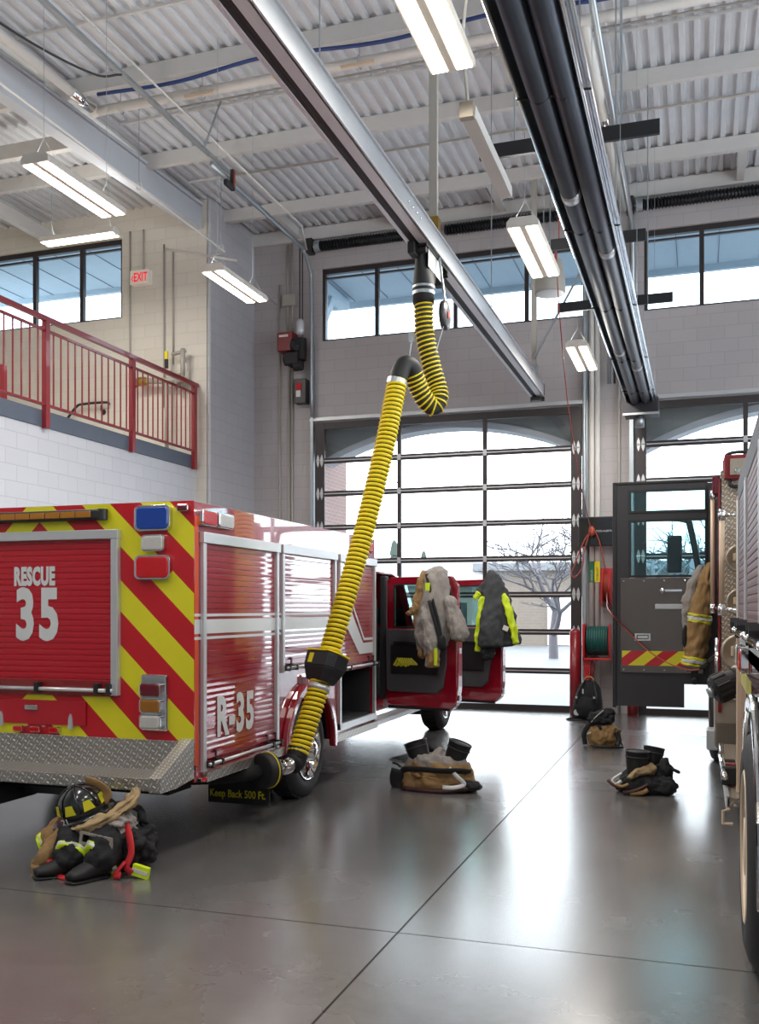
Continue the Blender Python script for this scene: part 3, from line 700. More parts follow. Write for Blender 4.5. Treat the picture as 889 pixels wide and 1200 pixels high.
hd.prism([(12.15, .62), (12.15, 1.42), (12.6, 1.40), (13.6, 1.28), (13.78, 1.1), (13.8, .5), (13.45, .45)]+arch_pts(12.85, .42, .52, .05, PI-.05, 10), 'x', CW-.08, CW+.15)
hd.build('front_fender', 'red', T, bevel=.02)
MB().prism([(12.15, 1.0), (12.15, 1.44), (12.6, 1.42), (13.6, 1.30), (13.78, 1.12), (13.78, .7)], 'x', CW+.1, CX-.1).build('hood', 'red', T, bevel=.03)
MB().box(CW, 13.75, .45, CX, 13.95, .72).build('front_bumper', 'chrome', T, bevel=.04)
MB().add([(CW+.1, 12.1, 1.45), (CX-.1, 12.1, 1.45), (CX-.13, 11.53, 2.02), (CW+.13, 11.53, 2.02)], [(0, 1, 2, 3)]).build('windscreen', 'cabglass', T)
MB().box(CX-.05, 9.8, .36, CX+.14, 12.1, .42).build('running_board', 'alu', T, bevel=.01)
MB().box(CX-.12, 12.2, .26, CX+.03, 12.22, .55).build('front_mud_flap', 'rubber', T)
MB().box(XS-.6, 9.68, .30, XS-.4, 9.72, .5).build('rear_splash_guard', 'matte', T)
# cab doors: built in local coordinates (x outward from hinge, z up, inner face at y=0, thickness toward +y)
def cab_door(h, e, z0, z1, width, label, slant):
    d = Vector((e[0]-h[0], e[1]-h[1], 0)); a = math.atan2(d.y, d.x); s_ = d.length/width
    m = Matrix.Translation((h[0], h[1], 0)) @ Matrix.Rotation(a, 4, 'Z') @ Matrix.Diagonal((s_, 1, 1, 1))
    W = width; zb = 1.43; th = .13
    r = MB().prism([(.0, z0+.12), (.02, z0+.03), (.08, z0), (W-.08, z0-.01), (W-.02, z0+.06), (W, z0+.25), (W, zb-.1), (W-.02, zb), (.0, zb)], 'y', 0, th).xf(m).build('cab_door', 'red', T, bevel=.02)
    r['label'] = label; ORG[r.name] = ORG[T.name]
    if slant:      # front door: sloping leading window edge near the hinge
        out = [(0, zb-.01), (W-.01, zb-.01), (W-.02, z1-.08), (W-.1, z1), (.46, z1-.01), (.36, z1-.06)]
        inn = [(.1, zb+.0), (W-.08, zb+.0), (W-.09, z1-.12), (W-.14, z1-.07), (.48, z1-.08), (.42, z1-.1)]
    else:
        out = [(0, zb-.01), (W-.01, zb-.01), (W-.02, z1-.1), (W-.1, z1), (.06, z1), (0, z1-.04)]
        inn = [(.09, zb+.0), (W-.09, zb+.0), (W-.1, z1-.14), (W-.15, z1-.08), (.12, z1-.08), (.09, z1-.11)]
    MB().ringprism(out, inn, 'y', .03, .09).xf(m).build('window_frame', 'red', r, bevel=.008)
    MB().ringprism([(x_*.985+.004, z_) for x_, z_ in inn], [(x_*.96+.02, z_+(.02 if z_ < zb+.05 else -.015)) for x_, z_ in inn], 'y', .025, .05).xf(m).build('window_seal', 'black', r)
    MB().prism(inn, 'y', .055, .06).xf(m).build('window_glass', 'cabglass', r)
    MB().prism([(.03, z0+.2), (.07, z0+.17), (W-.24, z0+.17), (W-.17, z0+.24), (W-.13, z0+.5), (W-.12, zb-.01), (.02, zb-.01)], 'y', -.035, 0).xf(m).build('trim_panel', 'trim', r, bevel=.012)
    MB().box(.1, -.055, z0+.38, W-.22, -.034, z0+.72).xf(m).build('map_pocket', 'black', r, bevel=.015)
    MB().box(.14, -.07, z0+.72, W-.25, -.05, z0+.76).xf(m).build('arm_rest', 'black', r, bevel=.008)
    MB().box(W-.3, -.045, zb-.15, W-.2, -.03, zb-.10).xf(m).build('inner_handle', 'chrome', r, bevel=.005)
    for zz in (z0+.12, zb-.25): MB().box(W-.006, .04, zz-.03, W+.004, .09, zz+.03).xf(m).build('latch_plate', 'satin', r)
    MB().box(.03, .01, z0-.03, W-.1, .05, z0+.005).xf(m).build('bottom_seal', 'black', r)
    return r, m
rd_, rm = cab_door((CX, 10.80), (-2.60, 10.58), .52, 2.03, .93, 'open rear cab door with grey trim', False)
fd_, fm = cab_door((CX, 12.05), (-2.34, 11.85), .50, 2.03, 1.12, 'open front cab door with grey trim', True)
MB().box(.45, .1, 1.45, .55, .35, 1.75).box(.45, .12, 1.3, .5, .16, 1.5).xf(fm).build('door_mirror', 'black', fd_, bevel=.02)
v = MB()
for k in range(7): v.loft([(.15+k*.03, -.06, 1.0-.01*(k % 2)), (.2+k*.03, -.07, 1.08), (.27+k*.03, -.06, 1.01)], .014, 6)
tag(v.xf(rm).build('yellow_gloves', 'yel'), 'yellow gloves tucked in the pocket of the truck\'s rear cab door', 'gloves')
tag(MB().cyl((.02+.4, -.07, .86), (.62, -.07, .84), .022, 12).xf(fm).build('flare_stick', 'yel'), 'yellow stick in the pocket of the truck\'s front cab door', 'stick')
# shiny tray on the floor by the cab
tag(MB().prism([(-3.25, 10.05), (-2.72, 9.7), (-2.55, 10.6), (-3.1, 11.0)], 'z', .001, .012).build('drip_tray', 'chrome', bevel=.004), 'flat shiny metal tray lying on the floor by the cab', 'tray')

# ------------------------------------------------------------------ FIRE ENGINE on the right
EX = .26; EC = 1.50; EW = 2*EC-EX
G = thing('fire_engine', 'red fire engine on the right with its charcoal cab door open', 'truck', (EC, 7, 0))
Ye, ye, re = 6.9, 4.8, .55
bs = MB(); ap = arch_pts(ye, .50, .70, PI, 0)
for a, b_ in zip(ap, ap[1:]): bs.prism([a, b_, (b_[0], 1.42), (a[0], 1.42)], 'x', EX, EX+.04)
bs.box(EX, -1.5, .5, EX+.04, ye-.7, 1.42).box(EX, ye+.7, .45, EX+.04, Ye, 1.42).box(EX, -1.5, 1.36, EX+.04, Ye, 1.52).box(EX, -1.5, 1.42, EX+.03, Ye, 2.44)
bs.build('body_side', 'engine_red', G)
MB().box(EX+.05, -1.5, 2.40, EW, Ye, 2.46).build('body_top', 'tread', G)
MB().box(EX+.03, Ye-.04, .45, EW, Ye, 2.44).build('body_front', 'engine_red', G)
MB().box(EW-.04, -1.5, .45, EW, Ye, 2.44).build('body_side', 'engine_red', G)
MB().box(EX-.02, -1.5, 2.37, EX+.05, Ye+.03, 2.52).build('top_rail', 'trim', G, bevel=.012)
MB().box(EX-.03, Ye-.02, .12+.3, EX+.05, Ye+.03, 2.4).build('corner_post', 'pole', G, bevel=.008)
MB().box(EX-.028, Ye-.12, 1.5, EX+.02, Ye-.05, 2.38).build('shutter_frame', 'satin', G, bevel=.004)
for a, b_ in ((5.75, 6.78), (4.35, 5.65), (2.9, 4.25), (1.4, 2.8)):
    shutter(G, 'x', EX-.012, a+.04, b_-.04, 1.55, 2.37, 'engine_shut', .04, sgn=-1)
    MB().box(EX-.028, a, 1.5, EX+.02, a+.04, 2.38).box(EX-.028, b_-.04, 1.5, EX+.02, b_, 2.38).build('shutter_frame', 'satin', G, bevel=.003)
    MB().cyl((EX-.06, a+.03, 1.53), (EX-.06, b_-.03, 1.53), .02, 12).build('lift_bar', 'chrome', G, smooth=True)
    for yy in (a+.08, b_-.08): MB().prism([(yy-.012, 1.5), (yy+.012, 1.5), (yy+.012, 1.60), (yy-.012, 1.57)], 'x', EX-.075, EX-.02).build('bar_bracket', 'black', G)
MB().box(EX-.012, -1.5, 1.44, EX, Ye-.05, 1.50).build('side_trim', 'satin', G)
lamp_unit(G, 'x', EX-.005, 6.3, 6.62, 1.30, 1.44, 'lens_w', 'side_warning_light', sgn=-1)
lamp_unit(G, 'x', EX-.005, 5.65, 5.95, 1.30, 1.44, 'lens_r', 'side_warning_light', sgn=-1)
MB().box(EX-.003, 5.6, 1.16, EX, Ye-.03, 1.26).build('reflective_band', 'chev2', G)
fo = arch_pts(ye, .50, .76, PI+.05, -.05, 28); fi = arch_pts(ye, .50, .69, PI+.05, -.05, 28)
MB().prism(fo+fi[::-1], 'x', EX-.05, EX+.01).build('fender_ring', 'chrome', G, bevel=.015)
wl = MB(); ap2 = arch_pts(ye, .50, .70, PI, 0)
for a, b_ in zip(ap2, ap2[1:]): wl.prism([a, b_, (b_[0], b_[1]+.02), (a[0], a[1]+.02)], 'x', EX+.01, EX+.8)
wl.build('wheel_housing', 'matte', G)
wheel(G, (EW, ye, re), re, .30)
def engine_wheel_left(x, y): return wheel(G, (x, y, re), re, .32, -1, 'pole', .1)
engine_wheel_left(.20, ye)
# chassis rails / underside
MB().box(EC-.5, -1.4, .6, EC-.35, 13.5, .85).box(EC+.35, -1.4, .6, EC+.5, 13.5, .85).box(EX+.25, Ye, .45, EW-.2, 9.4, .62).cyl((EX+.2, ye, re), (EW-.2, ye, re), .09).cyl((EX+.2, 11.15, re), (EW-.2, 11.15, re), .08).build('chassis', 'matte', G)
# pump panel zone between body and cab, facing sideways and set back
MB().box(EX+.22, Ye, .6, EX+.26, 9.35, 2.4).build('pump_panel', 'grime', G)
pp = MB()
for i in range(3):
    for j in range(4): pp.lathe([(.09, 0), (.09, -.02), (.07, -.03), (.002, -.03)], (EX+.22, 7.3+i*.5, 1.3+j*.28), 'x', 18)
pp.build('gauge', 'satin', G, smooth=True)
MB().box(EX+.2, Ye, 2.3, EW-.1, 9.5, 2.36).build('pump_house_top', 'tread', G)
# running step and its grab hook
MB().box(EX-.09, Ye-.2, .36, EX+.3, 9.35, .42).build('running_step', 'tan_tread', G)
MB().box(EX-.1, Ye-.2, .33, EX-.08, 9.35, .43).build('step_edge', 'satin', G)
# crew cab rear face (diamond plate)
CXe = .155; YK = 9.4
MB().box(CXe+.02, YK, .82, EW, YK+.04, 2.93).build('cab_rear_face', 'tan_tread', G)
MB().box(CXe, YK, .7, CXe+.03, 10.05, 2.86).build('cab_side', 'engine_red', G)
MB().box(CXe, 12.4, .6, CXe+.03, 14.2, 2.95).box(EW-.02, YK, .6, EW, 14.2, 2.95).box(CXe, 14.17, .6, EW, 14.2, 1.7).build('cab_side', 'engine_red', G)
MB().box(CXe+.04, YK, 2.93, EW, 14.2, 3.05).build('cab_roof', 'engine_red', G, bevel=.03)
MB().box(CXe, 12.3, .55, CXe+.1, 12.4, 2.9).box(CXe, 10.02, 1.1, CXe+.1, 10.1, 2.9).box(CXe+.01, 10.05, .95, EW-.05, 14.1, 1.05).build('cab_inner_frame', 'doorgrey', G, bevel=.01)
MB().box(CXe+.25, 10.05, 1.05, EW-.3, 10.5, 1.55).box(CXe+.25, 10.05, 1.55, EW-.3, 10.2, 2.4).build('crew_seat', 'blackcloth', G, bevel=.05)
bx = MB().box(CXe+.05, YK-.10, 2.86-.02, EW-.6, YK, 3.06).build('scene_light_box', 'operator', G, bevel=.012); ORG[bx.name] = ORG[G.name]
MB().box(CXe+.10, YK-.13, 2.87, EW-.7, YK-.10, 3.02).build('light_face', 'grime', bx, bevel=.006)
for k in range(6): MB().lathe([(.028, 0), (.022, -.012), (.002, -.014)], (CXe+.16+k*.075, YK-.13, 2.91), 'y', 14).build('light_spot', 'chrome', bx)
MB().loft(spline([(CXe+.06, YK+.1, 3.04), (CXe+.12, YK+.06, 3.10), (CXe+.5, YK+.06, 3.10), (EW-.6, YK+.06, 3.1)], 5), .016, 8).build('roof_rail', 'black', G, smooth=True)
MB().loft(spline([(CXe+.1, YK-.06, 2.83), (CXe+.14, YK-.09, 2.77), (CXe+.5, YK-.09, 2.77)], 5), .018, 8).build('grab_handle', 'black', G, smooth=True)
MB().box(CXe-.05, YK+.1, 2.72, CXe+.02, YK+.3, 2.9).build('corner_lamp', 'lens_dr', G, bevel=.02)
# round air-bottle doors on the rear face
for zz, rr in ((2.12, .13), (1.72, .125), (1.26, .17)):
    cx_ = CXe+.19
    q = MB().lathe([(rr, 0), (rr, -.025), (rr*.86, -.035), (rr*.8, -.02), (.002, -.02)], (cx_, YK, zz), 'y', 32).build('bottle_door', 'grime', G, smooth=True, label='round metal air bottle hatch'); ORG[q.name] = ORG[G.name]
    MB().cbox((cx_, YK-.035, zz+.01), (rr*.95, .025, rr*.55)).cbox((cx_, YK-.045, zz-rr*.55), (rr*.5, .03, rr*.5)).build('hatch_latch', 'pole', q, bevel=.01)
# two vertical grab rails
def grab(x, y, z0, z1, dx, dy):
    r = MB().cyl((x, y, z0), (x, y, z1), .022, 14).build('grab_rail', 'pole', G, smooth=True); ORG[r.name] = ORG[G.name]
    for zz in (z0, z1): MB().cyl((x, y, zz-.045), (x, y, zz+.045), .03, 14).cyl((x, y, zz), (x+dx, y+dy, zz), .016, 10).cyl((x+dx*.8, y+dy*.8, zz), (x+dx, y+dy, zz), .03, 12).build('rail_bracket', 'chrome', r, smooth=True)
grab(.115, 10.0, 1.66, 2.78, .06, .02)
grab(.165, 8.3, 1.65, 2.42, .25, 0)
MB().cyl((.19, 9.6, 2.2), (.19, 9.6, 2.7), .008, 8).build('hinge_rod', 'steel', G)
# suction inlet with black cap
sd = Vector((-.86, -.28, -.42)).normalized(); s0 = Vector((.37, 7.9, 1.16))
su = MB().cyl(s0-sd*.02, s0+sd*.10, .11, 24).build('suction_inlet', 'pole', G, smooth=True, label='tan suction flange'); ORG[su.name] = ORG[G.name]
MB().cyl(s0-sd*.12, s0-sd*.02, .095, 20).build('red_collar', 'engine_red', su, smooth=True)
cp = MB(); cp.loft([s0+sd*.10, s0+sd*.13, s0+sd*.13, s0+sd*.20, s0+sd*.20, s0+sd*.30, s0+sd*.32], [.10, .105, .095, .095, .11, .11, .09], 24)
for k in range(9):
    t = 2*PI*k/9; a = sd.cross(Vector((0, 0, 1))).normalized(); b_ = sd.cross(a)
    c0 = s0+(a*math.cos(t)+b_*math.sin(t))*.115
    cp.loft([c0-(a*math.cos(t)+b_*math.sin(t))*.008+sd*.20, c0-(a*math.cos(t)+b_*math.sin(t))*.008+sd*.30], [.014, .012], 6)
cp.build('suction_cap', 'rubber', su, smooth=False)
MB().cyl(s0+sd*.32, s0+sd*.36, .04, 12).build('cap_knob', 'steel', su, smooth=True)
lamp_unit(G, 'y', YK, CXe+.07, CXe+.45, .98, 1.08, 'lens_a', 'amber_marker_light')
# cab steps under the door and mud guard
MB().prism([(9.45, .60), (9.62, .32), (9.85, .30), (10.3, .82), (9.45, .85)], 'x', CXe-.03, CXe+.45).build('cab_step', 'grime', G, bevel=.02)
MB().box(CXe-.10, 9.60, .32, CXe+.0, 9.8, .52).box(CXe-.05, 10.0, .8, CXe+.02, 10.2, 1.0).build('step_box', 'satin', G, bevel=.015)
MB().cyl((.15, 9.62, .85), (.15, 9.62, 1.38), .022, 12).build('lower_grab_rail', 'chrome', G, smooth=True)
wheel(G, (.10, 11.15, re), re, .34, -1, 'pole', .1)
ro = MB().loft(spline([(EX-.1, 7.0, .50), (EX-.12, 7.4, .60), (EX-.1, 7.9, .5), (EX-.1, 8.3, .56)], 6), .02, 8).build('step_rail', 'chrome', G, smooth=True)
for k in range(3): MB().box(EX-.12, 7.1+k*.16, .43, EX-.02, 7.17+k*.16, .56).build('step_clamp', 'redshut' if k % 2 else 'black', G, bevel=.01)
MB().loft([(EX-.08, Ye-.2, .34), (EX-.12, Ye-.25, .34), (EX-.12, Ye-.25, .26), (EX-.06, Ye-.25, .26)], .012, 8).build('step_hook', 'pole', G)
# open crew door facing the camera
YD = 11.2
def P2(x, z): return (x, z)
dd = MB(); out = [(-.93, .54), (-.20, .54), (-.17, .80), (.03, .80), (.03, .54+.3), (.18, 1.0), (.18, 3.05), (.12, 3.08), (-.93, 3.08)]
# door skin as pieces around two windows
for (x0, z0, x1, z1) in ((-.93, .56, -.17, 2.0), (-.17, .82, .16, 2.0), (-.93, 2.0, -.76, 3.08), (.06, 2.0, .18, 3.05), (-.76, 2.655, .06, 2.74), (-.76, 2.99, .06, 3.08)):
    dd.box(x0, YD, z0, x1, YD+.07, z1)
er = dd.build('crew_door', 'doorgrey', G, label='open charcoal crew door with stainless kick plate'); ORG[er.name] = ORG[G.name]
MB().box(-.945, YD-.012, .54, -.90, YD+.08, 3.09).box(-.93, YD-.012, 3.06, .18, YD+.08, 3.09).box(.06, YD-.012, 2.0, .075, YD, 3.06).build('door_edge', 'black', er, bevel=.006)
for z0, z1 in ((2.02, 2.65), (2.745, 2.985)):
    MB().ringprism([(-.77, z0-.01), (.07, z0-.01), (.07, z1+.01), (-.77, z1+.01)], [(-.74, z0+.015), (.045, z0+.015), (.045, z1-.015), (-.74, z1-.015)], 'y', YD-.012, YD+.03).build('window_seal', 'black', er)
    MB().box(-.75, YD+.03, z0, .05, YD+.036, z1).build('window_glass', 'tint', er)
pl = MB().box(-.86, YD-.02, .94, .03, YD-.001, 2.005).build('kick_plate', 'ss', er, bevel=.004); ORG[pl.name] = ORG[G.name]
MB().box(-.84, YD-.024, 1.02, -.02, YD-.0205, 1.185).build('chevron_tape', 'chev2', er)
MB().box(-.48, YD-.035, 1.655, .02, YD-.02, 1.71).build('pull_strip', 'satin', er, bevel=.004)
MB().cbox((-.30, YD-.04, 1.86), (.22, .02, .03)).lathe([(.03, 0), (.03, -.035), (.002, -.04)], (-.40, YD-.02, 1.86), 'y', 16).build('inner_handle', 'chrome', er, bevel=.004)
MB().ringprism([(-.70, 1.30), (-.53, 1.30), (-.53, 1.38), (-.70, 1.38)], [(-.68, 1.315), (-.55, 1.315), (-.55, 1.365), (-.68, 1.365)], 'y', YD-.03, YD-.02).box(-.67, YD-.024, 1.325, -.56, YD-.02, 1.355).build('latch_plate', 'satin', er)
rv = MB()
for x_ in (-.82, -.6, -.38, -.16): 
    for z_ in (.97, 1.97): rv.lathe([(.01, 0), (.008, -.005), (.001, -.006)], (x_, YD-.02, z_), 'y', 8)
rv.build('rivets', 'chrome', er)
MB().lathe([(.04, 0), (.04, -.05), (.02, -.06)], (-.06, YD-.01, .86), 'y', 14).box(-.1, YD-.05, .86, -.02, YD-.005, .98).build('door_stop', 'rubber', er)
# engine mirror seen through the glass
MB().loft(spline([(-1.05, 14.1, 2.92), (-.5, 14.1, 2.93), (-.2, 14.1, 2.9), (-.13, 14.1, 2.78), (-.02, 14.1, 2.2)], 5), .045, 8).build('mirror_arm', 'black', G, smooth=True)
MB().cbox((-.34, 14.0, 2.42), (.2, .09, .52)).build('wing_mirror', 'black', G, bevel=.03)

# ------------------------------------------------------------------ exhaust rail and hose
R = thing('exhaust_rail', 'long aluminium exhaust extraction rail hung from the roof', 'rail', (-2.4, 9, 4.93))
ra_ = MB(); yA, yB = 1.5, 14.9; xr = -2.385; zr = 4.93
ra_.box(xr-.09, yA, zr+.02, xr-.075, yB, zr+.2).box(xr-.10, yA, zr+.19, xr+.09, yB, zr+.20).box(xr+.075, yA, zr, xr+.09, yB, zr+.2).box(xr-.11, yA, zr, xr-.075, yB, zr+.02).box(xr-.005, yA, zr, xr+.09, yB, zr+.02).box(xr+.09, yA, zr, xr+.105, yB, zr+.015).box(xr+.09, yA, zr+.185, xr+.11, yB, zr+.20)
ra_.build('rail_body', 'alu', R, bevel=.003)
MB().box(xr-.075, yA, zr+.008, xr-.042, yB, zr+.02).box(xr-.039, yA, zr+.008, xr-.005, yB, zr+.02).build('rubber_lips', 'rubber', R)
MB().box(xr-.12, yB, zr-.06, xr+.1, yB+.02, zr+.2).box(xr-.1, yB-.1, zr-.06, xr+.06, yB, zr).build('end_stop', 'black', R, bevel=.005)
MB().cyl((xr+.05, yB+.03, zr-.02), (xr+.05, yB+.03, zr+.2), .012, 8).build('end_cable', 'brass', R)
for yy in (8.75, 14.55):
    z1_ = DZ-.2
    MB().box(xr-.045, yy, zr+.2, xr+.035, yy+.05, z1_).build('drop_strut', 'conduit', R, bevel=.003)
    MB().box(xr-.06, yy-.02, zr+.2, xr+.05, yy+.08, zr+.42).build('drop_bracket', 'brass' if yy < 9 else 'steel', R, bevel=.003)
MB().bar((xr, 14.5, zr+.5), (xr+.9, 14.5, zr+2.1), .03, .03).build('sway_brace', 'steel', R)
for yy in (5.9, 11.4):
    MB().cyl((xr, yy, zr+.2), (xr, yy, DZ), .006, 6).box(xr-.06, yy-.03, zr+.19, xr+.06, yy+.03, zr+.24).build('hanger_rod', 'steel', R)
for k in range(4): MB().lathe([(.012, 0), (.012, .012), (.004, .016)], (xr+.09, 7.62+k*.12, zr+.1), 'x', 8).build('joint_bolt', 'chrome', R)

H = thing('exhaust_hose', 'yellow ribbed exhaust hose hanging from the rail down to the rescue truck tailpipe', 'hose', (-2.4, 8.5, 0))
# trolley & cone
MB().box(xr-.09, 8.2, zr-.10, xr-.03, 8.36, zr+.01).box(xr-.05, 8.95, zr-.16, xr+.03, 9.05, zr+.0).cyl((xr-.1, 8.3, zr-.05), (xr+.06, 8.3, zr-.05), .03, 12).cyl((xr-.06, 9.0, zr-.05), (xr+.08, 9.0, zr-.05), .03, 12).box(xr-.1, 8.27, zr-.02, xr+.07, 9.02, zr-.002).build('trolley', 'rubber', H, bevel=.005)
cone = [Vector((xr-.02, 8.60, zr-.01)), Vector((xr-.02, 8.56, zr-.12)), Vector((xr-.02, 8.50, zr-.25)), Vector((xr-.02, 8.48, zr-.33)), Vector((xr-.02, 8.48, zr-.48))]
MB().loft(cone, [(.05, .30), (.07, .25), (.09, .15), (.10, .10), (.098, .098)], 24, up=(1, 0, 0)).build('cone', 'rubber', H, smooth=True)
MB().box(xr+.055, 8.36, zr-.18, xr+.06, 8.86, zr-.01).build('cone_side_plate', 'satin', H)
MB().cyl((xr-.02, 8.48, zr-.40), (xr-.02, 8.48, zr-.37), .103, 24).cyl((xr-.02, 8.48, zr-.34), (xr-.02, 8.48, zr-.32), .103, 24).build('cone_clamp', 'steel', H)
top = spline([(xr-.02, 8.48, zr-.44), (xr-.01, 8.49, zr-.75), (xr+.045, 8.52, zr-1.05), (xr+.10, 8.53, zr-1.25), (xr+.115, 8.50, zr-1.37), (xr+.075, 8.46, zr-1.43), (xr+.01, 8.40, zr-1.37), (xr-.04, 8.34, zr-1.25), (xr-.06, 8.29, zr-1.16)], 14)
elb = spline([(xr-.05, 8.30, zr-1.17), (xr-.07, 8.25, zr-1.11), (xr-.11, 8.19, zr-1.10), (xr-.14, 8.14, zr-1.18), (xr-.155, 8.11, zr-1.28)], 6)
low = spline([(xr-.155, 8.11, zr-1.26), (-2.60, 7.95, 3.1), (-2.72, 7.72, 2.3), (-2.84, 7.48, 1.6), (-2.94, 7.28, 1.05), (-3.02, 7.09, .60), (-3.04, 7.04, .50)], 16)
def resample(P, step):
    out = [P[0].copy()]; acc = 0
    for a, b_ in zip(P, P[1:]):
        L = (b_-a).length; 
        while acc+L >= step:
            t = (step-acc)/L; a = a+(b_-a)*t; out.append(a.copy()); L = (b_-a).length; acc = 0
        acc += L
    return out
def helix(P, R_, pitch, r, n=14):
    Q = resample(P, pitch/n); pts = []
    t = (Q[1]-Q[0]).normalized(); a = (Vector((1, 0, 0))-t*t.x).normalized()
    for i, q in enumerate(Q):
        t = (Q[min(i+1, len(Q)-1)]-Q[max(i-1, 0)]).normalized(); a = (a-t*a.dot(t)).normalized(); b_ = t.cross(a)
        th = 2*PI*i/n; pts.append(q+(a*math.cos(th)+b_*math.sin(th))*R_)
    return MB().loft(pts, r, 5)
def ribbed(P, R_, pitch, amp):
    Q = resample(P, pitch/4); rr = [R_+amp*(0, 1, 0, -1)[i % 4] for i in range(len(Q))]
    return MB().loft(Q, rr, 20)
ribbed(top, .078, .05, .004).build('upper_hose', 'hose_d', H, smooth=True, label='loose black hose with yellow coil')
helix(top, .084, .042, (.0085)).build('upper_coil', 'hose_y', H, smooth=True)
MB().loft(elb, .082, 18).build('elbow', 'rubber', H, smooth=True)
MB().cyl(elb[-1]+Vector((0, 0, .03)), elb[-1]+Vector((-.01, -.01, -.02)), .09, 20).build('elbow_clamp', 'steel', H)
ribbed(low, .076, .04, .003).build('lower_hose', 'hose_d', H, smooth=True, label='tight yellow ribbed hose')
helix(low, .077, .040, .0155).build('lower_coil', 'hose_y', H, smooth=True)
# saddle / control box on the hose
k_ = min(range(len(low)), key=lambda i: abs(low[i].z-1.17)); cpos = low[k_]; dr = (low[k_+1]-low[k_-1]).normalized()
q = dr.to_track_quat('Z', 'Y').to_matrix()
if (q @ Vector((0, 0, 1))).z < 0: q = q @ Matrix.Rotation(PI, 3, 'X')
def loc(x, y, z): return cpos+q @ Vector((x, y, z))
ex = Vector((1, 0, 0)); 
cb = MB(); 
for (z0, s0_, z1, s1_) in ((.10, 1.0, -.02, .95), (-.02, .95, -.13, .68)):
    v = []
    for z_, s_ in ((z0, s0_), (z1, s1_)):
        for x_, y_ in ((-.13, -.13), (.13, -.13), (.17, -.05), (.17, .08), (.1, .13), (-.1, .13), (-.14, .08), (-.14, -.05)): v.append(loc(x_*s_, y_*s_, z_))
    cb.add(v, [tuple(range(8))[::-1], tuple(range(8, 16))]+[(i, (i+1) % 8, 8+(i+1) % 8, 8+i) for i in range(8)])
cbx = cb.build('hose_grip_box', 'black', H, bevel=.008); ORG[cbx.name] = ORG[H.name]
v = [loc(x_*1.03, y_*1.03, z_) for z_ in (.105, .118) for x_, y_ in ((-.13, -.13), (.13, -.13), (.17, -.05), (.17, .08), (.1, .13), (-.1, .13), (-.14, .08), (-.14, -.05))]
MB().add(v, [tuple(range(8))[::-1], tuple(range(8, 16))]+[(i, (i+1) % 8, 8+(i+1) % 8, 8+i) for i in range(8)]).build('yellow_rim', 'hose_y', cbx)
v = [loc(x_, -.1325, z_) for x_, z_ in ((-.08, .0), (-.03, .0), (-.03, .08), (-.08, .08))]+[loc(x_, -.128, z_) for x_, z_ in ((-.08, .0), (-.03, .0), (-.03, .08), (-.08, .08))]
MB().add(v, [(0, 1, 2, 3), (4, 7, 6, 5), (0, 4, 5, 1), (1, 5, 6, 2), (2, 6, 7, 3), (3, 7, 4, 0)]).build('box_label', 'yellow', cbx)
MB().cyl(loc(0, 0, -.15), loc(0, 0, -.20), .092, 20).build('hose_clamp', 'satin', H, smooth=True)
# nozzle
MB().loft(spline([(-3.035, 7.06, .56), (-3.045, 7.03, .46), (-3.06, 6.98, .43)], 4), .085, 16).build('hose_cuff', 'rubber', H, smooth=True)
MB().loft(spline([(-3.05, 7.03, .47), (-3.075, 6.93, .42), (-3.10, 6.86, .42)], 4), [.06]*8+[.06], 16).build('nozzle_elbow', 'chrome', H, smooth=True)
nd = Vector((-.35, -.93, 0)).normalized(); n0 = Vector((-3.10, 6.87, .42))
MB().loft([n0, n0+nd*.10], [.06, .085], 20).build('nozzle_cone', 'chrome', H, smooth=True)
MB().loft([n0+nd*.10, n0+nd*.11, n0+nd*.13, n0+nd*.21, n0+nd*.22], [.09, .125, .135, .135, .11], 32).build('nozzle_seal', 'rubber', H, smooth=True)
tp = n0+nd*.15; a_ = nd.cross(Vector((0, 0, 1))).normalized(); MB().loft([tp+(a_*math.cos(t*PI/18)+Vector((0, 0, 1))*math.sin(t*PI/18))*.137 for t in range(36)], .005, 6, closed=True).build('yellow_ring', 'hose_y', H)
# balancer reel and its cable
B_ = thing('spring_balancer', 'round grey spring balancer with orange centre hanging beside the upper hose', 'balancer', (xr+.13, 8.55, 4.3))
MB().lathe([(.06, -.03), (.13, -.025), (.14, 0), (.13, .025), (.06, .03)], (xr+.145, 8.62, 4.37), 'x', 28).build('drum', 'doorgrey', B_, smooth=True)
MB().lathe([(.03, 0), (.03, .04), (.002, .042)], (xr+.145, 8.62, 4.37), 'x', 16).build('centre_cap', 'orange', B_)
MB().cyl((xr+.145, 8.62, 4.5), (xr+.08, 8.66, zr), .012, 8).build('hook', 'steel', B_)
MB().cyl((xr+.15, 8.56, 4.26), (xr+.10, 8.45, 3.98), .005, 6).cyl((xr-.09, 8.35, 4.12), (xr-.10, 8.28, 3.9), .006, 6).box(xr-.12, 8.33, 4.08, xr-.07, 8.37, 4.16).build('lift_cable', 'steel', B_)

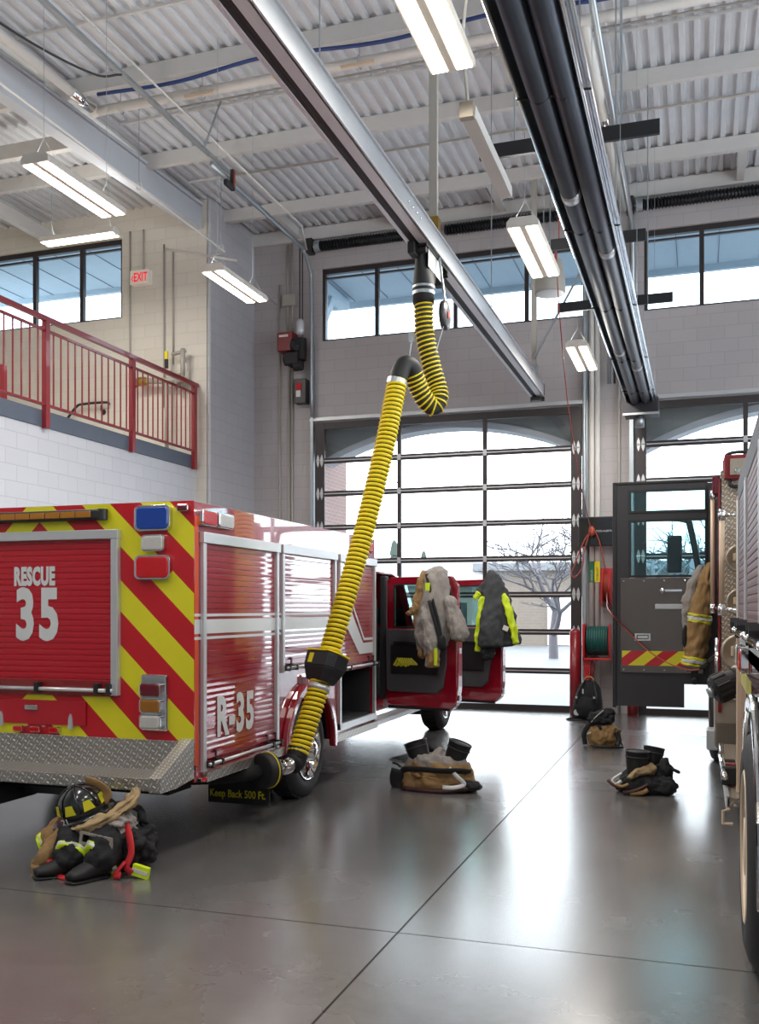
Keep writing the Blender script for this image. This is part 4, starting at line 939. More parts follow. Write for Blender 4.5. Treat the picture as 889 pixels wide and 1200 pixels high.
# ------------------------------------------------------------------ radiant heater
Hh = thing('radiant_heater', 'long twin-tube radiant heater with polished reflectors below the roof', 'heater', (-.82, 8, 4.7))
zh = 4.75; yA, yB = 1.5, 14.75
for xx in (-.905, -.755): MB().cyl((xx, yA, zh-.03), (xx, yB, zh-.03), .07, 20).build('heater_tube', 'heat', Hh, smooth=True)
sec = [(-1.03, zh-.03), (-1.0, zh+.04), (-.93, zh+.10), (-.86, zh+.11), (-.81, zh+.06), (-.76, zh+.11), (-.72, zh+.09), (-.685, zh+.02), (-.655, zh-.05)]
vs = [(a, y, b_+t) for y in (yA, yB) for t in (0, .004) for a, b_ in sec]; n = len(sec); fs = []
for i in range(n-1): fs += [(i, i+1, 2*n+i+1, 2*n+i), (n+i, 3*n+i, 3*n+i+1, n+i+1)]
fs += [(0, 2*n, 3*n, n), (n-1, 2*n-1, 4*n-1, 3*n-1)]
MB().add(vs, fs).build('reflector', 'mirror', Hh)
for xx, zz_ in ((-1.03, zh-.04), (-.655, zh-.06), (-.668, zh+.01), (-.66, zh-.025)): MB().cyl((xx, yA, zz_), (xx, yB, zz_), .011, 10).build('reflector_lip', 'mirror', Hh)
MB().cyl((-.64, yA, zh-.01), (-.64, yB, zh-.01), .010, 10).cyl((-.615, yA, zh-.02), (-.615, yB, zh-.02), .014, 10).box(-.632, yA, zh-.0, -.624, yB, zh+.06).build('side_extension', 'mirror', Hh)
for k, yy in enumerate((3.6, 5.7, 7.8, 9.9, 12.0, 13.8)):
    MB().loft([(-1.04, yy, zh-.05), (-.975, yy, zh-.06), (-.905, yy, zh-.106), (-.83, yy, zh-.06), (-.755, yy, zh-.106), (-.69, yy, zh-.05), (-.60, yy, zh-.06)], .008, 6).build('tube_hanger', 'black', Hh)
    MB().cyl((-1.04, yy, zh-.05), (-1.04, yy, DZ-.1), .003, 5).cyl((-.60, yy, zh-.05), (-.60, yy, DZ-.1), .003, 5).build('hanger_chain', 'steel', Hh)
for xx, yy in ((-.755, 8.3), (-.905, 7.1), (-.755, 12.4), (-.905, 11.6)): MB().cyl((xx, yy, zh-.03), (xx, yy+.12, zh-.03), .073, 20).build('tube_coupling', 'satin', Hh, smooth=True)
bb = MB().prism([(-1.07, 4.52), (-.58, 4.52), (-.58, 4.74), (-.62, 4.80), (-1.03, 4.80), (-1.07, 4.74)], 'y', 14.55, 15.0).build('burner_box', 'doorgrey', Hh, bevel=.006)
MB().cyl((-.86, 14.8, 4.36), (-.86, 14.8, 4.55), .07, 16).cyl((-.9, 14.4, zh), (-.9, 14.6, zh), .06).build('burner_flue', 'steel', Hh, smooth=True)
MB().box(-1.08, 14.54, 4.5, -.57, 14.56, 4.53).build('box_edge', 'satin', Hh)
for i, (y_, z_, lab) in enumerate(((8.05, 5.55, 'black hanger bar crossing above the heater, nearest to the camera'), (10.2, 5.5, 'black hanger bar crossing above the heater, middle of three'), (12.35, 5.5, 'black hanger bar crossing above the heater, farthest, before the windows'))):
    x0, x1 = ((-1.79, -.31), (-1.5, -.53), (-1.73, -.32))[i]
    tag(MB().box(x0, y_, z_-.06, x1, y_+.04, z_+.06).build('hanger_bar', 'black', bevel=.003), lab, 'bar', 'black bars above the heater')
    MB().cyl((x0+.3, y_+.02, z_+.06), (x0+.3, y_+.02, DZ-.1), .008, 6).cyl((x1-.3, y_+.02, z_+.06), (x1-.3, y_+.02, DZ-.1), .008, 6).build('bar_rod', 'steel', bpy.data.objects[[o.name for o in C.objects if o.name.startswith('hanger_bar')][-1]])

# ------------------------------------------------------------------ light fixtures
def fixture(x, y0, y1, z, label, rot=0, w=.29):
    L = y1-y0; r = thing('pendant_light', label, 'light', (x, (y0+y1)/2, z), 'pendant tube lights')
    r.rotation_euler = (0, 0, rot); o0 = ORG[r.name]; x0, y0_ = o0[0], o0[1]-L/2; y1_ = o0[1]+L/2
    hw = w/2
    MB().ringprism([(x0-hw, z), (x0+hw, z), (x0+hw, z+.05), (x0+hw*.75, z+.085), (x0-hw*.75, z+.085), (x0-hw, z+.05)], [(x0-hw+.01, z+.001), (x0+hw-.01, z+.001), (x0+hw-.01, z+.045), (x0+hw*.7, z+.075), (x0-hw*.7, z+.075), (x0-hw+.01, z+.045)], 'y', y0_, y1_).build('lamp_housing', 'lampcase', r)
    for ya_, yb_ in ((y0_-.012, y0_), (y1_, y1_+.012)):
        MB().prism([(x0-hw, z), (x0+hw, z), (x0+hw, z+.05), (x0+hw*.75, z+.09), (x0-hw*.75, z+.09), (x0-hw, z+.05)], 'y', ya_, yb_).build('end_cap', 'lampcase', r)
    MB().box(x0-.025, y0_, z-.004, x0+.025, y1_, z+.03).build('centre_channel', 'lampcase', r)
    for s in (-1, 1): MB().box(x0+s*(hw*.55)-hw*.34, y0_+.005, z-.008, x0+s*(hw*.55)+hw*.34, y1_-.005, z+.012).build('diffuser', 'tube', r)
    ch = MB()
    for yy in (y0_+.12, y1_-.12):
        ch.cyl((x0, yy, z+.28), (x0, yy, DZ-.15), .003, 5)
        for s in (-1, 1): ch.cyl((x0, yy, z+.28), (x0+s*hw*.8, yy, z+.08), .0015, 4)
    ch.build('hanger_chain', 'steel', r)
    la = bpy.data.lights.new('lamp_light', 'AREA'); la.shape = 'RECTANGLE'; la.size = w; la.size_y = L; la.energy = LP; la.color = (1, .955, .89)
    lo = bpy.data.objects.new('lamp_light', la); C.objects.link(lo); lo.parent = r; lo.location = (0, 0, -.02)
    lb = la.copy(); lb.energy = LP*.27; l2 = bpy.data.objects.new('added_uplight', lb); C.objects.link(l2); l2.parent = r; l2.location = (0, 0, .11); l2.rotation_euler = (PI, 0, 0)  # second, upward light is added to brighten the roof deck
    return r
LP = 55
fixture(-5.25, 9.75, 10.9, 5.49, 'lit pendant tube light in front of the dark left wall, beside the exit sign')
fixture(-5.58, 7.1, 8.3, 5.60, 'lit pendant tube light in front of the long grey girder, upper left')
fixture(-1.50, 4.55, 5.97, 5.1, 'lit pendant tube light at the top edge, nearest to the camera')
fixture(-1.52, 8.62, 9.98, 5.1, 'lit pendant tube light in front of the round grey speaker')
fixture(-1.545, 12.8, 14.1, 5.1, 'small lit pendant tube light low in front of the pier, farthest away')
fixture(-8.43, 11.1, 12.3, 6.95, 'lit pendant tube light crosswise above the mezzanine window', rot=PI/2, w=.2)
for (x, y) in ((-5.5, 3.2), (-5.5, -.5), (-1.5, .8), (-1.5, -3), (3.2, 4.7), (3.2, .8), (3.2, 8.7), (3.2, 12.8), (-11, 7.5), (-8.8, 7.4)):  # extra unseen fixtures, added to raise the light inside the bay
    q = fixture(x, y, y+1.25, 5.4 if x > -8 else 6.95, 'added pendant tube light out of view, filling the bay with light'); q['group'] = 'added pendant lights out of view'
# unlit white raceway
r = thing('ceiling_raceway', 'unlit white square raceway hung beside the top pendant light', 'raceway', (-1.5, 7.05, 5.0))
MB().box(-1.55, 6.42, 5.0, -1.45, 7.75, 5.09).build('raceway_body', 'whitep', r, bevel=.004)
MB().box(-1.555, 6.36, 4.99, -1.455, 6.42, 5.1).build('end_box', 'grime', r, bevel=.004)
MB().loft(spline([(-1.5, 6.39, 5.1), (-1.52, 6.35, 5.6), (-1.40, 6.2, 6.4), (-1.44, 6.1, DZ-.2)], 6), .012, 7).build('power_cable', 'conduit', r, smooth=True)
# speaker
sp = thing('pendant_speaker', 'round grey pendant speaker hanging behind a tube light', 'speaker', (-1.83, 12.4, 5.6))
MB().lathe([(.19, 0), (.20, .02), (.20, .08), (.18, .25), (.15, .42), (.06, .48)], (-1.83, 12.4, 5.70), 'z', 28).build('speaker_body', 'conduit', sp, smooth=True)
MB().lathe([(.175, 0), (.12, -.012), (.002, -.012)], (-1.83, 12.4, 5.70), 'z', 28, cap=False).build('speaker_grille', 'beam', sp, smooth=True)
MB().cyl((-1.83, 12.4, 6.16), (-1.83, 12.4, DZ-.1), .008, 6).build('speaker_cable', 'steel', sp)

# ------------------------------------------------------------------ roof services
def pipe(name, pts, r, mat, label, cat='pipe', sm=False, group=None): return tube_thing(name, pts, r, mat, label, cat, 14, sm, group)
p_ = thing('sprinkler_main', 'pinkish white sprinkler pipe running across under the roof', 'pipe', (-4, 10.4, 7.95))
MB().cyl((-7.25, 10.40, 7.95), (7, 10.5, 7.95), .058, 16).build('main_pipe', 'whitep', p_, smooth=True)
MB().cyl((-7.25, 10.40, 7.95), (-7.3, 3.5, 7.9), .058, 16).cyl((-7.31, 10.42, 7.95), (-7.20, 10.38, 7.95), .066, 16).build('branch_pipe', 'whitep', p_, smooth=True)
MB().cyl((-1.17, 10.45, 7.9), (-1.12, 15.2, 7.8), .055, 16).build('branch_pipe', 'whitep', p_, smooth=True)
MB().cyl((-7.255, 9.9, 7.945), (-7.25, 10.3, 7.95), .066, 16).build('pipe_coupling', 'chrome', p_, smooth=True)
MB().cyl((-1.15, 12.4, 7.86), (-1.146, 12.8, 7.85), .063, 16).build('pipe_coupling', 'chrome', p_, smooth=True)
MB().box(-4.78, 10.335, 7.90, -4.42, 10.345, 8.0).build('yellow_tag', 'yellow', p_)
text('FIRE SPRINKLER', .038, 0, p_, REAR, (-4.76, 10.332, 7.955), 'tag_lettering', mat='black'); text('DO NOT HANG', .038, 0, p_, REAR, (-4.76, 10.332, 7.912), 'tag_lettering', mat='black')
for xx in (-6.9, -5.75, -3.72, -2.0, .3): MB().cyl((xx, 10.42, 8.0), (xx, 10.42, DZ-.02), .006, 6).loft([(xx, 10.42+.07*math.cos(t*PI/8), 7.95+.075*math.sin(t*PI/8)) for t in range(16)], .006, 5, closed=True).build('pipe_hanger', 'steel', p_)
for xx in (-5.75, -3.72): MB().box(xx-.2, 10.33, 7.87, xx+.2, 10.36, 7.90).build('clamp_bar', 'pole', p_)
for z_, y_, n_ in ((8.1, 10.9, 'thin grey conduit crossing under the roof just behind the sprinkler pipe'), (8.12, 12.9, 'thin grey conduit crossing under the roof near the clerestory')):
    pipe('ceiling_conduit', [(-6.6, y_, z_), (7, y_, z_)], .014, 'conduit', n_)
pipe('cable_bundle', [(-7.1, 10.22, 8.05), (-6.0, 10.25, 8.03), (-4.8, 10.22, 8.10), (-3.4, 10.25, 8.03), (-2, 10.22, 8.08), (-.9, 10.25, 8.02), (.5, 10.22, 8.10), (3, 10.25, 8.04)], .022, 'blue', 'blue and black cable bundle lying along the sprinkler pipe', 'cable', True)
pipe('loose_cable', [(-6.9, 3.5, 7.6), (-6.6, 5.5, 7.3), (-6.35, 7.5, 7.25), (-6.15, 8.7, 7.35), (-5.95, 9.0, 7.45)], .012, 'black', 'loose black cable sagging under the roof at the upper left', 'cable', True)
# unistrut tracks running along y at upper left and the door operator track
for i, (xa, za_, xb, zb_) in enumerate(((-5.72, 7.45, -5.72, 7.45), (-5.5, 7.45, -5.5, 7.45))):
    pass
tr = thing('strut_track', 'perforated steel strut track running toward the camera below the roof, left side', 'track', (-5.9, 8, 7.5))
MB().box(-6.02, 3, 7.50, -5.98, 11.6, 7.54).box(-6.10, 3, 7.56, -6.04, 11.2, 7.60).build('strut', 'steel', tr)
for k in range(60): pass
MB().bar((-6.0, 10.9, 7.5), (-5.8, 11.0, 8.15), .05, .02).build('strut_brace', 'steel', tr)
MB().prism([(12.2, 7.66), (12.45, 7.66), (12.45, 7.96), (12.39, 7.96), (12.39, 7.74), (12.2, 7.74)], 'x', -6.40, -6.34).build('track_bumper', 'black', tr, bevel=.01)
MB().box(-6.339, 12.40, 7.70, -6.333, 12.44, 7.94).build('bumper_stripe', 'cord', tr)
pipe('gas_line', [(-6.75, 4, 7.0), (-6.75, 12.9, 7.0), (-7.05, 13.0, 7.0), (-7.05, 15.4, 7.0)], .014, 'whitep', 'thin white line running toward the back wall then jogging left')
pipe('conduit_run', [(-6.1, 5, 7.84), (-6.1, 14.3, 7.84), (-6.3, 15.0, 7.72)], .014, 'whitep', 'thin white conduit below the purlins, ending at the door track')
pipe('short_pipe', [(-8.15, 13.6, 7.45), (-6.75, 13.3, 7.0)], .02, 'whitep', 'short white pipe from the beam end out across the column corner')
for i, (xx, yy) in enumerate(((-6.75, 10.6), (-6.75, 12.8))):
    q = thing('ring_hanger', 'ring hanger carrying the thin white line, %s one' % ('nearer' if i == 0 else 'farther'), 'hanger', (xx, yy, 7.0), 'ring hangers')
    MB().loft([(xx+.04*math.cos(t*PI/8), yy, 7.02+.05*math.sin(t*PI/8)) for t in range(16)], .006, 5, closed=True).build('ring', 'whitep', q)
    MB().cyl((xx, yy, 7.06), (xx, yy, DZ-.05), .005, 5).build('rod', 'steel', q)
for i, (xx, rr, m_) in enumerate(((-1.36, .03, 'steel'), (-1.0, .035, 'steel'), (-1.28, .018, 'dark'))):
    pipe('roof_conduit', [(xx, 4+i, 7.6), (xx, 15.3, 7.6), (xx, 15.45, 7.3), (xx, 15.5, 5.2)], rr, m_, ('galvanised conduit right beside the heater, dropping at the pier', 'galvanised conduit to the right of the white branch pipe', 'thin dark line between the two galvanised conduits')[i], 'pipe')

# ------------------------------------------------------------------ left side: guard rail, wall fittings
gr = thing('guard_rail', 'burgundy steel guard rail along the mezzanine edge', 'railing', (-7.87, 9, 4.1))
xg = -7.82
MB().box(xg-.03, 3.5, 5.28, xg+.03, 14.0, 5.345).build('top_rail', 'guard', gr, bevel=.006)
MB().box(xg-.02, 3.5, 5.15, xg+.02, 13.95, 5.18).build('second_rail', 'guard', gr)
MB().box(xg-.02, 3.5, 4.21, xg+.02, 13.95, 4.24).build('bottom_rail', 'guard', gr)
for yy in (4.3, 6.2, 8.15, 10.16, 12.1, 13.9):
    MB().box(xg-.035, yy-.04, 3.93, xg+.035, yy+.04, 5.29).build('rail_post', 'guard', gr, bevel=.004)
ys = [4.3, 6.2, 8.15, 10.16, 12.1, 13.9]
for a, b_ in zip(ys, ys[1:]):
    for k in range(1, 13):
        yy = a+(b_-a)*k/13; MB().box(xg-.008, yy-.008, 4.24, xg+.008, yy+.008, 5.15).build('baluster', 'guard', gr)
# inner stair rail
ir = thing('stair_rail', 'burgundy stair rail end on the mezzanine behind the guard rail', 'railing', (-10.3, 11.5, 4.13))
MB().box(-11.8, 11.5, 5.14, -9.62, 11.56, 5.2).box(-11.8, 11.5, 4.98, -9.62, 11.54, 5.01).build('top_rail', 'guard', ir)
MB().box(-9.68, 11.47, 4.13, -9.58, 11.57, 5.2).build('rail_post', 'guard', ir)
for k in range(9): MB().box(-9.85-k*.12, 11.52, 4.2, -9.835-k*.12, 11.535, 5.0).build('baluster', 'guard', ir)
hr = thing('hand_rail', 'black wall handrail turning down the stairs', 'handrail', (-9.9, 13.9, 4.9))
MB().loft(spline([(-10.8, 13.92, 4.55), (-10.35, 13.92, 4.85), (-10.1, 13.92, 5.1), (-9.95, 13.92, 5.14), (-9.52, 13.92, 5.14), (-9.48, 13.98, 5.12)], 6), .022, 10).build('rail_tube', 'black', hr, smooth=True)
for xx, zz in ((-9.62, 5.1), (-10.42, 4.76)): MB().cyl((xx, 13.94, zz), (xx, 13.94, zz-.09), .012, 8).lathe([(.05, 0), (.03, -.03)], (xx, 14.01, zz-.1), 'y', 14).build('rail_bracket', 'black', hr)
ex_ = thing('exit_sign', 'white exit sign with red EXIT letters on the cream wall', 'sign', (-8.85, 13.95, 7.05))
MB().box(-9.03, 13.9, 7.06, -8.67, YC, 7.30).build('sign_box', 'exitp', ex_, bevel=.008)
text('‹EXIT', .20, 0, ex_, REAR, (-9.0, 13.898, 7.11), 'exit_lettering', bold=.004, sx=.62, mat='exitl')
for i, (xx, z1_, z0_, lab) in enumerate(((-9.09, 8.0, 5.2, 'thin conduit on the cream wall left of the exit sign'), (-8.83, 8.0, 7.3, 'short conduit from the roof down to the exit sign'), (-8.44, 7.7, 5.0, 'conduit on the cream wall nearest right of the exit sign'), (-8.27, 7.6, 5.7, 'rightmost conduit on the cream wall, ending at a pipe gauge'))):
    pipe('wall_conduit', [(xx, YC-.02, z0_), (xx, YC-.02, z1_)], .014, 'conduit', lab, group='conduits on the cream wall')
va = thing('valve_assembly', 'white standpipe with brass valve and red wheel on the cream wall', 'valve', (-8.4, 13.9, 5.3))
MB().cyl((-8.7, 13.85, 5.42), (-7.95, 13.85, 5.38), .05, 14).cyl((-8.0, 13.85, 5.38), (-8.0, 13.85, 5.9), .04, 12).cyl((-8.2, 13.85, 5.82), (-7.95, 13.85, 5.86), .03, 12).cyl((-8.3, 13.85, 4.2), (-8.3, 13.85, 5.4), .035, 12).cyl((-8.1, 13.85, 5.3), (-8.1, 13.85, 5.5), .06, 12).build('pipework', 'conduit', va, smooth=True)
MB().lathe([(.05, 0), (.075, .03), (.075, .14), (.05, .2)], (-8.86, 13.85, 5.42), 'x', 16).build('valve_body', 'brass', va, smooth=True)
hw = MB(); hw.loft([(-8.93, 13.85+.1*math.cos(t*PI/10), 5.42+.1*math.sin(t*PI/10)) for t in range(20)], .012, 6, closed=True)
for t in range(3): hw.cyl((-8.93, 13.85+.1*math.cos(t*PI/3), 5.42+.1*math.sin(t*PI/3)), (-8.93, 13.85-.1*math.cos(t*PI/3), 5.42-.1*math.sin(t*PI/3)), .008, 6)
hw.build('hand_wheel', 'strap', va, smooth=True)
MB().box(-8.33, 13.83, 5.60, -8.28, 13.87, 5.75).build('gauge_stem', 'black', va); MB().box(-8.33, 13.83, 5.75, -8.28, 13.87, 5.88).build('gauge_tag', 'yellow', va)
# door operator
op = thing('door_operator', 'dark red chain hoist door operator on the back wall beside the left door', 'motor', (-6.8, 15.5, 5.8))
MB().box(-7.01, 15.35, 6.15, -6.72, 15.62, 6.48).build('control_case', 'operator', op, bevel=.012)
MB().box(-6.97, 15.345, 6.39, -6.8, 15.352, 6.43).build('case_plate', 'whitep', op)
MB().cyl((-6.62, 15.5, 6.0), (-6.62, 15.5, 6.38), .10, 18).cyl((-6.9, 15.45, 6.02), (-6.65, 15.45, 6.02), .11, 18).box(-6.85, 15.3, 5.9, -6.6, 15.6, 6.1).cyl((-6.7, 15.4, 5.88), (-6.55, 15.4, 5.88), .09, 16).blob((-6.68, 15.4, 6.22), (.1, .12, .14), .3, 3, 2, 2).build('gear_motor', 'rubber', op, bevel=.01)
MB().lathe([(.05, 0), (.07, .05), (.07, .22), (.04, .27)], (-6.6, 15.42, 6.42), 'z', 16).build('oil_bottle', 'alu', op, smooth=True)
MB().cyl((-6.62, 15.45, 6.6), (-6.62, 15.45, 7.95), .012, 6).cyl((-6.57, 15.45, 6.4), (-6.57, 15.45, 7.95), .012, 6).build('drive_chain', 'dark', op)
cbx2 = thing('disconnect_box', 'grey disconnect box with red switch below the door operator', 'switch box', (-6.62, 15.55, 5.25))
MB().box(-6.74, 15.48, 5.25, -6.52, YB, 5.68).build('box_body', 'doorgrey', cbx2, bevel=.01)
MB().box(-6.70, 15.465, 5.48, -6.60, 15.48, 5.60).build('switch', 'strap', cbx2); MB().box(-6.70, 15.47, 5.36, -6.62, 15.48, 5.47).build('switch_label', 'whitep', cbx2)
for i, (xx, z0_, z1_, lab) in enumerate(((-6.93, 6.48, 8.1, 'left conduit of the pair above the dark red door operator'), (-6.84, 6.5, 8.1, 'right conduit of the pair above the dark red door operator'), (-6.90, 0, 5.9, 'left of the two pipes below the dark red door operator'), (-6.84, 0, 5.9, 'right of the two pipes below the dark red door operator'), (-7.08, 0, 7.4, 'tall thin conduit nearest the left corner of the back wall'))):
    pipe('back_wall_conduit', [(xx, YB-.03, z0_), (xx, YB-.03, z1_)], .018, 'conduit', lab, group='conduits beside the left bay door')
tag(MB().box(-7.0, YB-.1, 7.0, -6.74, YB, 7.2).build('junction_box', 'conduit', bevel=.008), 'painted junction box on the conduits above the dark red operator', 'box')

# ------------------------------------------------------------------ things at the pier
tv = thing('wall_screen', 'black wall screen mounted on the pier between the bay doors', 'screen', (-1.5, 15.4, 2.65))
MB().box(-1.82, 15.35, 2.64, -1.14, 15.42, 3.10).build('screen_case', 'black', tv, bevel=.008)
MB().box(-1.80, 15.345, 2.66, -1.16, 15.35, 3.08).build('screen_panel', 'screen', tv)
text('STATION ALERTS', .04, 0, tv, REAR, (-1.62, 15.343, 2.86), 'screen_lettering', mat='reflect')
rl = thing('cord_reel', 'red wall cord reel with orange cord on the pier', 'reel', (-1.4, 15.4, 1.8))
MB().lathe([(.27, 0), (.28, .012), (.27, .024), (.1, .024)], (-1.44, 15.3, 2.0), 'x', 32).lathe([(.27, 0), (.28, .012), (.27, .024), (.1, .024)], (-1.33, 15.3, 2.0), 'x', 32).cyl((-1.44, 15.3, 2.0), (-1.33, 15.3, 2.0), .12, 20).build('spool', 'redplastic', rl, smooth=False)
MB().box(-1.47, 15.28, 1.72, -1.45, 15.62, 2.1).box(-1.47, 15.28, 1.70, -1.30, 15.62, 1.73).box(-1.5, 15.6, 1.75, -1.27, 15.63, 2.3).build('reel_bracket', 'redplastic', rl)
cl = MB()
for k in range(5): cl.loft([(-1.425+k*.022, 15.3+.2*math.cos(t*PI/12), 2.0+.2*math.sin(t*PI/12)) for t in range(24)], .012, 6, closed=True)
cl.build('wound_cord', 'cord', rl, smooth=True)
MB().box(-1.42, 15.05, 1.68, -1.34, 15.15, 1.76).build('cord_guide', 'black', rl)
gl = thing('hose_reel', 'red hose reel wound with dark green hose on the pier', 'reel', (-1.5, 15.2, .5))
for xx in (-1.70, -1.33): MB().lathe([(.27, 0), (.28, .01), (.27, .02), (.06, .02)], (xx, 15.2, 1.16), 'x', 32).build('reel_flange', 'redplastic', gl)
MB().cyl((-1.69, 15.2, 1.16), (-1.32, 15.2, 1.16), .10, 20).build('reel_hub', 'redplastic', gl)
gh = MB(); pts = []
for k in range(9*20+1):
    t = k/20; pts.append((-1.665+t*.036, 15.2+.21*math.cos(2*PI*t), 1.16+.21*math.sin(2*PI*t)))
gh.loft(pts, .022, 7); gh.build('green_hose', 'green', gl, smooth=True)
MB().box(-1.72, 15.0, .87, -1.30, 15.55, .90).box(-1.72, 15.0, .87, -1.69, 15.1, 1.42).prism([(-1.70, .45), (-1.64, .45), (-1.60, .88), (-1.72, .88)], 'y', 15.1, 15.2).prism([(-1.6, .88), (-1.56, .88), (-1.6, .5), (-1.63, .5)], 'y', 15.2, 15.5).build('reel_stand', 'redplastic', gl, bevel=.004)
for i, (x, y, z) in enumerate(((-1.87, 15.33, 1.28), (-.99, 15.35, 1.28))):
    t = thing('bollard', ('dark red bollard left of the hose reel', 'dark red bollard mostly hidden behind the charcoal engine door')[i], 'bollard', (x, y, 0), 'dark red bollards at the pier')
    MB().cyl((x, y, 0), (x, y, z), .085, 24).build('post', 'guard', t, smooth=True)
    MB().lathe([(.085, 0), (.082, .02), (.05, .055), (.002, .065)], (x, y, z), 'z', 24, cap=False).build('post_cap', 'guard', t, smooth=True)
# hanging orange cord
oc = thing('orange_cord', 'orange cord hanging from the roof, knotted by the screen and stretching to the engine door', 'cord', (-1.5, 12, 2))
A = [(-1.58, 11.2, 5.75), (-1.60, 11.6, 5.2), (-1.66, 12.8, 4.4), (-1.66, 14.0, 3.6), (-1.62, 15.0, 3.0), (-1.60, 15.2, 2.88)]
MB().loft(spline(A, 8), .007, 6).build('hanging_length', 'cord', oc, smooth=True)
MB().loft(spline([(-1.60, 15.2, 2.88), (-1.72, 15.18, 2.7), (-1.85, 15.15, 2.35), (-1.9, 15.12, 2.2), (-1.84, 15.12, 2.15), (-1.74, 15.15, 2.3), (-1.70, 15.18, 2.6), (-1.60, 15.2, 2.88), (-1.5, 15.2, 2.75), (-1.42, 15.2, 2.4), (-1.38, 15.25, 2.2)], 8), .009, 6).build('loop', 'cord', oc, smooth=True)
MB().blob((-1.6, 15.2, 2.86), (.05, .04, .08), .35, 4, 3, 3).build('knot', 'cord', oc, smooth=True)
MB().loft(spline([(-1.36, 15.1, 1.9), (-1.17, 13.0, 1.76), (-.98, 11.12, 1.64), (-.80, 11.08, 1.44), (-.58, 11.04, 1.22), (-.36, 10.95, 1.08), (-.15, 10.78, 1.01), (.0, 10.72, 1.02), (.10, 10.6, 1.12), (.14, 10.3, 1.2)], 8), .007, 6).build('trailing_length', 'cord', oc, smooth=True)
MB().cyl((.0, 10.72, 1.03), (.08, 10.63, 1.09), .02, 10).build('plug', 'black', oc)
MB().cyl((.09, 10.61, 1.11), (.14, 10.4, 1.18), .022, 10).build('plug', 'black', oc)
MB().cyl((-1.58, 11.15, 5.6), (-1.58, 11.15, 5.8), .016, 10).loft(spline([(-1.58, 11.15, 5.8), (-1.5, 11.2, 5.9), (-1.47, 11.2, 5.8)], 4), .012, 6).cyl((-1.55, 11.2, 5.85), (-1.55, 11.2, 8.1), .006, 5).build('snap_hook', 'cord', oc, smooth=True)

# ------------------------------------------------------------------ turnout gear
CR = []
for nm_, ns_ in (('folds', .09), ('creases', .035)):
    tx_ = bpy.data.textures.new(nm_, 'CLOUDS'); tx_.noise_scale = ns_; tx_.noise_depth = 2; CR.append(tx_)
def crumple(o, k=1):
    d = o.modifiers.new('s', 'SUBSURF'); d.levels = 1; d.render_levels = 1
    for tx_, st in zip(CR, (.055, .022)):
        d = o.modifiers.new('d', 'DISPLACE'); d.texture = tx_; d.strength = st*k; d.mid_level = .5; d.texture_coords = 'GLOBAL'
    return o
def cloth(name, parent, mat, path, rads, n=40, fold=.12, freq=5, seed=0, up=None, label=None, sub=0):
    o = MB().loft(spline(path, 5), interp(rads, 5), n, fold, freq, seed, up=up).build(name, mat, parent, smooth=True, label=label)
    return crumple(o, .6 if 'band' in name else 1)
def interp(r, k):
    r = [q if isinstance(q, tuple) else (q, q) for q in r]; out = []
    for a, b_ in zip(r, r[1:]):
        for i in range(k): t = i/k; out.append((a[0]+(b_[0]-a[0])*t, a[1]+(b_[1]-a[1])*t))
    out.append(r[-1]); return out
# coat over the rear cab door
ct = thing('turnout_coat', 'tan turnout coat with grey quilted lining draped over the rear cab door', 'coat', (-2.85, 10.5, 1.0))
cloth('coat_lining', ct, 'quilt', [(-2.85, 10.60, 2.08), (-2.84, 10.56, 2.05), (-2.84, 10.52, 1.85), (-2.86, 10.50, 1.55), (-2.88, 10.50, 1.35), (-2.86, 10.5, 1.2)], [(.10, .05), (.13, .09), (.17, .11), (.20, .12), (.20, .11), (.17, .09)], 40, .10, 5, 1, up=(1, 0, 0))
cloth('sleeve', ct, 'quilt', [(-2.93, 10.47, 1.75), (-2.90, 10.42, 1.55), (-2.87, 10.40, 1.30), (-2.85, 10.40, 1.12), (-2.86, 10.40, 1.0)], [(.06, .05), (.09, .07), (.10, .08), (.085, .07), (.07, .06)], 28, .12, 4, 3, up=(1, 0, 0))
cloth('sleeve', ct, 'quilt', [(-2.68, 10.48, 1.80), (-2.62, 10.45, 1.60), (-2.55, 10.44, 1.40), (-2.56, 10.44, 1.30)], [(.05, .05), (.09, .07), (.10, .08), (.07, .06)], 28, .12, 4, 5, up=(1, 0, 0))
cloth('coat_shell', ct, 'tan', [(-2.98, 10.58, 2.08), (-2.99, 10.54, 2.03), (-3.01, 10.50, 1.85), (-3.04, 10.48, 1.65), (-3.02, 10.48, 1.4), (-2.99, 10.48, 1.1)], [(.05, .04), (.06, .06), (.06, .06), (.06, .06), (.05, .05), (.03, .04)], 24, .2, 3, 7, up=(1, 0, 0))
cloth('collar_flap', ct, 'tan', [(-3.02, 10.45, 1.70), (-3.08, 10.43, 1.63), (-3.17, 10.42, 1.60)], [(.05, .03), (.06, .03), (.01, .01)], 16, .1, 3, 2, up=(0, 0, 1))
cloth('cuff', ct, 'tan', [(-2.86, 10.40, 1.20), (-2.83, 10.38, 1.10), (-2.82, 10.38, 1.0)], [(.075, .07), (.08, .07), (.07, .06)], 24, .08, 4, 3, up=(1, 0, 0))
cloth('cuff', ct, 'tan', [(-2.55, 10.44, 1.36), (-2.55, 10.44, 1.28)], [(.085, .07), (.04, .05)], 24, .1, 4, 3, up=(1, 0, 0))
MB().box(-2.80, 10.30, 1.03, -2.77, 10.33, 1.22).box(-2.93, 10.40, 1.86, -2.88, 10.43, 1.95).build('lime_trim', 'lime', ct)
